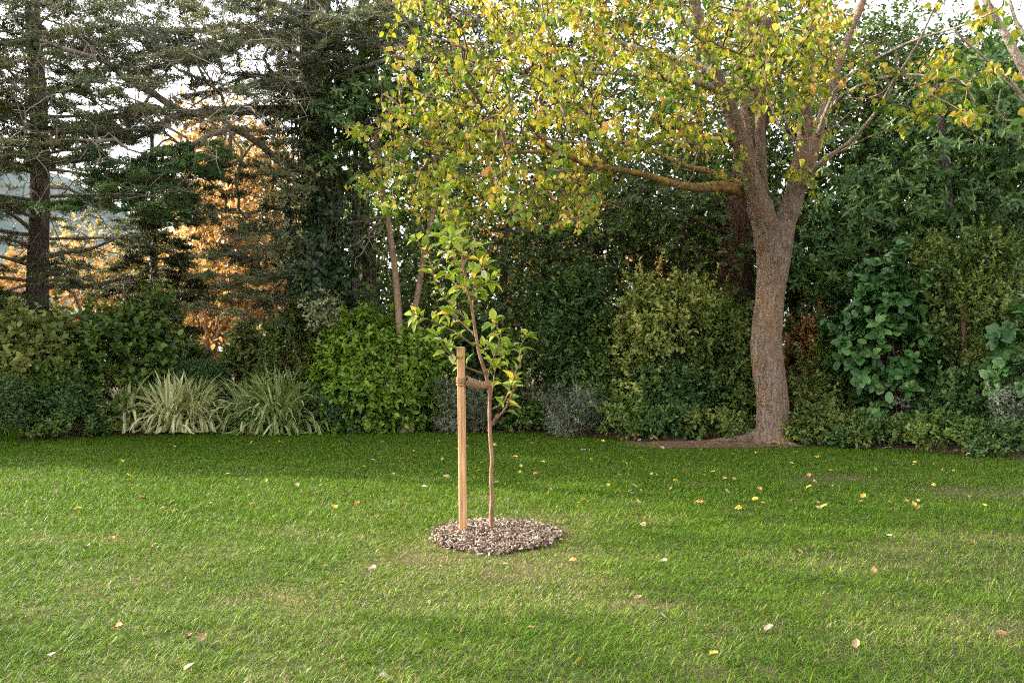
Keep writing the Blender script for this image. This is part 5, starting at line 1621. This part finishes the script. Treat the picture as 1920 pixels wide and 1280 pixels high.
flax('flax', "cream striped flax clump spreading its leaves widest, left of its pair", 185, 430, 700, 17.4, 'flax', 900, 601)
flax('flax', "greener striped flax clump on the right, beside the dark low shrub", 420, 600, 692, 17.5, 'flax_green', 800, 602)

B = bush
# far left group
B('clipped_shrub', "clipped green ball shrub cut off by the left edge", 'shrub', -75, 42, 706, 16.15, 1.0, 'small', 'box', 0.045, 9, trim=True, seed=1)
B('leafy_shrub', "tall hydrangea like bush with pale green leaves at the left edge", 'shrub', -60, 170, 588, 17.6, 1.6, 'round', 'pale', 0.11, 4.0, 16, seed=2, lob=0.36)
B('leafy_shrub', "mid green bush with drooping rounded leaves behind the left flax", 'shrub', 120, 320, 590, 17.9, 1.6, 'round', 'mid', 0.11, 4.0, 14, seed=3, lob=0.36)
B('dark_shrub', "blackish green shrub top under the cedar trunk", 'shrub', -80, 150, 560, 18.9, 1.2, 'oval', 'dark', 0.09, 3.5, 9, seed=4, ybot=700)
B('leafy_shrub', "upright light green shrub peeking above the bushes beneath the young conifer", 'shrub', 235, 330, 545, 18.8, 1.0, 'oval', 'mid', 0.10, 3.5, 8, seed=5, ybot=720)
B('dark_shrub', "low blue green rounded shrub left of the striped flax", 'shrub', 60, 195, 728, 16.7, 1.0, 'oval', 'laurel', 0.06, 4.5, 9, seed=6)
B('ground_cover_shrub', "bright low ground cover shrub along the lawn at the far left", 'shrub', 0, 130, 785, None, 0.6, 'small', 'mid', 0.055, 4, 7, seed=7, stems=False)
B('ground_cover_shrub', "low ground cover shrub in front of the blue green rounded shrub", 'shrub', 110, 215, 790, None, 0.5, 'small', 'olive', 0.055, 4, 7, seed=8, stems=False)
B('clipped_shrub', "flat topped clipped dark shrub behind the two flax clumps", 'shrub', 322, 425, 680, 18.2, 1.0, 'small', 'laurel', 0.045, 5, trim=True, seed=9)
B('leafy_shrub', "loose light green shrub above the clipped flat topped shrub", 'shrub', 440, 540, 618, 18.8, 1.0, 'round', 'pale', 0.085, 3.2, 9, seed=10)
B('dark_shrub', "dark olive shrub at the foot of the ivy cedar", 'shrub', 480, 610, 580, 18.0, 1.2, 'oval', 'olive', 0.06, 4, 12, seed=11)
B('leafy_shrub', "bright green dense rounded bush behind the pine stake", 'shrub', 580, 845, 598, 17.9, 1.9, 'oval', 'bright', 0.085, 5, 20, seed=12, lob=0.34)
B('dark_shrub', "greyish low shrub right of the greener flax", 'shrub', 590, 690, 725, 17.5, 0.8, 'oval', 'laurel', 0.06, 4, 8, seed=13)
B('ground_cover_shrub', "low leafy ground cover shrub under the bright green bush", 'shrub', 690, 820, 765, None, 0.7, 'oval', 'olive', 0.065, 4, 8, seed=14, stems=False)
B('ground_cover_shrub', "low green ground cover shrub right beside the greener flax base", 'shrub', 595, 690, 775, None, 0.5, 'oval', 'mid', 0.06, 4, 7, seed=15, stems=False)
B('grey_shrub', "dusky grey green shrub between the stake and the bright bush", 'shrub', 815, 912, 718, 17.5, 0.9, 'narrow', 'grey', 0.05, 4.5, 9, seed=16, leafargs=dict(th=(50, 25)))
# behind the sapling to the trunk
B('dark_shrub', "tall dark green leafy shrub right behind the sapling", 'shrub', 985, 1175, 515, 18.3, 1.7, 'oval', 'laurel', 0.085, 4.5, 16, seed=17, lob=0.36)
B('dark_shrub', "lower dark shrub left of the silver shrub behind the sapling trunk", 'shrub', 915, 1060, 640, 18.0, 1.3, 'oval', 'dark', 0.085, 4, 10, seed=18)
B('ground_cover_shrub', "small green ground cover shrub at the lawn edge right of the sapling", 'shrub', 950, 1040, 765, None, 0.6, 'oval', 'mid', 0.055, 4, 7, seed=19, stems=False)
B('grey_shrub', "silvery grey fine leaved shrub at the lawn edge right of the sapling", 'shrub', 1028, 1142, 732, 16.9, 1.0, 'narrow', 'grey', 0.05, 5.5, 12, seed=20, leafargs=dict(th=(50, 20)))
B('variegated_shrub', "yellow variegated shrub with a rounded top left of the lichened trunk", 'shrub', 1140, 1335, 528, 17.4, 1.5, 'oval', 'varieg', 0.075, 4.5, 14, seed=21, ybot=760, lob=0.32, ball=True)
B('leafy_shrub', "olive leaved shrub close on the left of the lichened trunk", 'shrub', 1290, 1420, 585, 17.2, 1.3, 'oval', 'olive', 0.07, 4.2, 12, seed=22, ybot=760)
B('dark_shrub', "dark shrub under the yellow variegated one", 'shrub', 1170, 1420, 672, 17.1, 1.2, 'oval', 'laurel', 0.07, 4.2, 14, seed=23)
B('ground_cover_shrub', "bright green low shrub right of the silvery grey shrub", 'shrub', 1128, 1235, 755, None, 0.7, 'oval', 'mid', 0.06, 4.2, 8, seed=24, stems=False)
B('ground_cover_shrub', "low glossy ground cover shrub left of the trunk foot", 'shrub', 1290, 1415, 778, None, 0.7, 'oval', 'olive', 0.065, 4.2, 8, seed=25, stems=False)
B('ground_cover_shrub', "low dark ground cover shrub between the silver shrub and the trunk", 'shrub', 1210, 1310, 768, None, 0.6, 'oval', 'laurel', 0.06, 4.2, 8, seed=26, stems=False)
# right of the trunk
B('bronze_shrub', "bronze tipped shrub just right of the lichened trunk", 'shrub', 1470, 1560, 600, 17.2, 1.0, 'oval', 'reddish', 0.065, 3.8, 9, seed=27)
B('leafy_shrub', "olive green small leaved shrub right of the trunk base", 'shrub', 1485, 1640, 660, 16.4, 1.1, 'oval', 'olive', 0.065, 4.2, 12, seed=28)
B('broad_leaf_shrub', "large glossy broad leaved shrub in the middle of the right hedge", 'shrub', 1575, 1760, 500, 16.0, 1.4, 'round', 'bigleaf', 0.15, 4.6, 22, seed=29, per=8, leafargs=dict(t0=0.5, th=(80, 40), droop=0.1, length=0.18), lob=0.3)
B('broad_leaf_shrub', "glossy broad leaved shrub cut off by the right edge", 'shrub', 1865, 2010, 590, 14.6, 1.0, 'round', 'bigleaf', 0.15, 3.5, 8, seed=30, per=8, leafargs=dict(t0=0.5, th=(80, 40), droop=0.1, length=0.18), ybot=735)
rt = B('small_tree', "yellowish small leaved round topped tree on a thin tan trunk", 'tree', 1715, 1905, 440, 15.8, 1.5, 'oval', 'olive', 0.06, 4.5, 15, seed=31, ybot=665, stems=False, lob=0.3, ball=True)
mb = MB(); q = pts3([(1815, 845), (1814, 760), (1812, 700), (1807, 640), (1806, 560)], 15.7); q[0, 2] = 0
tube(mb, smooth_path(q, 0.15), 0.042, 10); mb.build('trunk', M['bark_tan'], rt, smooth=True)
B('dark_shrub', "dark drooping shrub under the round topped small tree", 'shrub', 1740, 1905, 695, 15.4, 1.0, 'oval', 'laurel', 0.075, 4.2, 12, seed=32)
B('grey_shrub', "spiky grey green shrub in front of the broad leaved shrub", 'shrub', 1650, 1725, 752, 15.6, 0.7, 'lance', 'grey', 0.09, 3.2, 6, seed=33, leafargs=dict(th=(70, 25)))
B('ground_cover_shrub', "low green ground cover shrub right beside the trunk roots", 'shrub', 1478, 1610, 775, None, 0.8, 'oval', 'olive', 0.06, 4.2, 9, seed=34, stems=False)
B('ground_cover_shrub', "low fine leaved ground cover shrub under the broad leaved shrub", 'shrub', 1590, 1730, 788, None, 0.7, 'oval', 'olive', 0.055, 4.2, 9, seed=35, stems=False)
B('ground_cover_shrub', "bright low ground cover shrub near the right end of the bed", 'shrub', 1710, 1850, 782, None, 0.8, 'oval', 'mid', 0.055, 4.2, 9, seed=36, stems=False)
B('grey_shrub', "blue grey rounded shrub at the lower right edge", 'shrub', 1862, 2000, 740, 14.3, 1.0, 'small', 'grey', 0.045, 4.5, 9, seed=37)
B('ground_cover_shrub', "dark low ground cover shrub at the right edge of the bed", 'shrub', 1820, 1960, 800, None, 0.5, 'oval', 'laurel', 0.055, 4, 8, seed=38, stems=False)
B('dark_shrub', "dark filler shrub behind the olive shrub right of the trunk", 'shrub', 1470, 1620, 600, 17.8, 1.0, 'oval', 'dark', 0.08, 4, 9, seed=39)
B('dark_shrub', "dark filler shrub below the round topped tree at right", 'shrub', 1700, 1960, 640, 16.8, 1.2, 'oval', 'dark', 0.085, 4, 12, seed=40)

B('dark_shrub', "dark filler shrub behind the trunk of the round topped tree", 'shrub', 1740, 1900, 520, 17.2, 1.0, 'oval', 'dark', 0.085, 4, 9, seed=41, ybot=720)
B('dark_shrub', "shadowed shrub between the bright green bush and the stake", 'shrub', 780, 930, 620, 18.6, 1.2, 'oval', 'laurel', 0.085, 4, 10, seed=42)
B('dark_shrub', "shadowed shrub behind the broad leaved shrub", 'shrub', 1560, 1780, 560, 17.2, 1.2, 'oval', 'laurel', 0.09, 4, 12, seed=43)
B('leafy_shrub', "small green shrub filling the gap under the hydrangea like bush", 'shrub', 30, 160, 690, 17.0, 0.9, 'oval', 'mid', 0.075, 4, 9, seed=44)
B('ground_cover_shrub', "low green ground cover shrub beside the sapling behind the mulch", 'shrub', 820, 950, 780, None, 0.5, 'oval', 'olive', 0.055, 4, 8, seed=45, stems=False)
B('ground_cover_shrub', "dark low ground cover shrub right of the trunk along the bed edge", 'shrub', 1560, 1680, 795, None, 0.5, 'oval', 'laurel', 0.055, 4, 8, seed=46, stems=False)

B('leafy_shrub', "yellow green loose shrub beside the forked orange tree trunk", 'shrub', 405, 500, 628, 19.2, 1.0, 'round', 'pale', 0.085, 3.6, 8, seed=47)
B('leafy_shrub', "leafy shrub under the forked orange tree behind the clipped flat topped shrub", 'shrub', 300, 400, 655, 19.4, 1.0, 'round', 'mid', 0.085, 3.6, 8, seed=48)

B('dark_shrub', "mid height dark shrub easing the variegated shrub into its left neighbour", 'shrub', 1075, 1200, 590, 17.7, 1.1, 'oval', 'mid', 0.075, 3.4, 9, seed=49)
B('leafy_shrub', "loose olive shrub leaning between the variegated shrub and the trunk", 'shrub', 1300, 1425, 545, 17.9, 1.0, 'oval', 'olive', 0.08, 3.2, 9, seed=50, ybot=760)
B('leafy_shrub', "loose green shrub filling behind the round topped small tree", 'shrub', 1640, 1800, 610, 16.6, 0.9, 'oval', 'mid', 0.075, 3.0, 9, seed=51)

# a tuft of long grass at the left bed corner
r = rng_of(640)
mb = MB()
c = P(10, 826, 15.9); c[2] = 0
for k in range(150):
    a = r.uniform(0, 6.28); d = np.array([math.cos(a), math.sin(a), 0]); L = r.uniform(0.2, 0.42); th = abs(r.normal(0, .5))
    b0 = c + np.array([r.normal(0, 0.12), r.normal(0, 0.06), 0])
    p = np.array([b0, b0 + L * .5 * (math.sin(th) * d + math.cos(th) * np.array([0, 0, 1.])), b0 + L * (math.sin(th + .35) * d + math.cos(th + .35) * np.array([0, 0, 1.]))])
    s = np.array([-d[1], d[0], 0]) * 0.006
    mb.add(np.array([p[0] - s, p[0] + s, p[1] + s, p[1] - s, p[2]]), [np.array([[0, 1, 2, 3]]), np.array([[3, 2, 4]])], 0.35 + 0.2 * r.random())
o = mb.build('grass_tuft', M['grass'], loc=(c[0], c[1], 0))
tag(o, "tuft of long green grass at the left corner of the bed", "grass tuft")
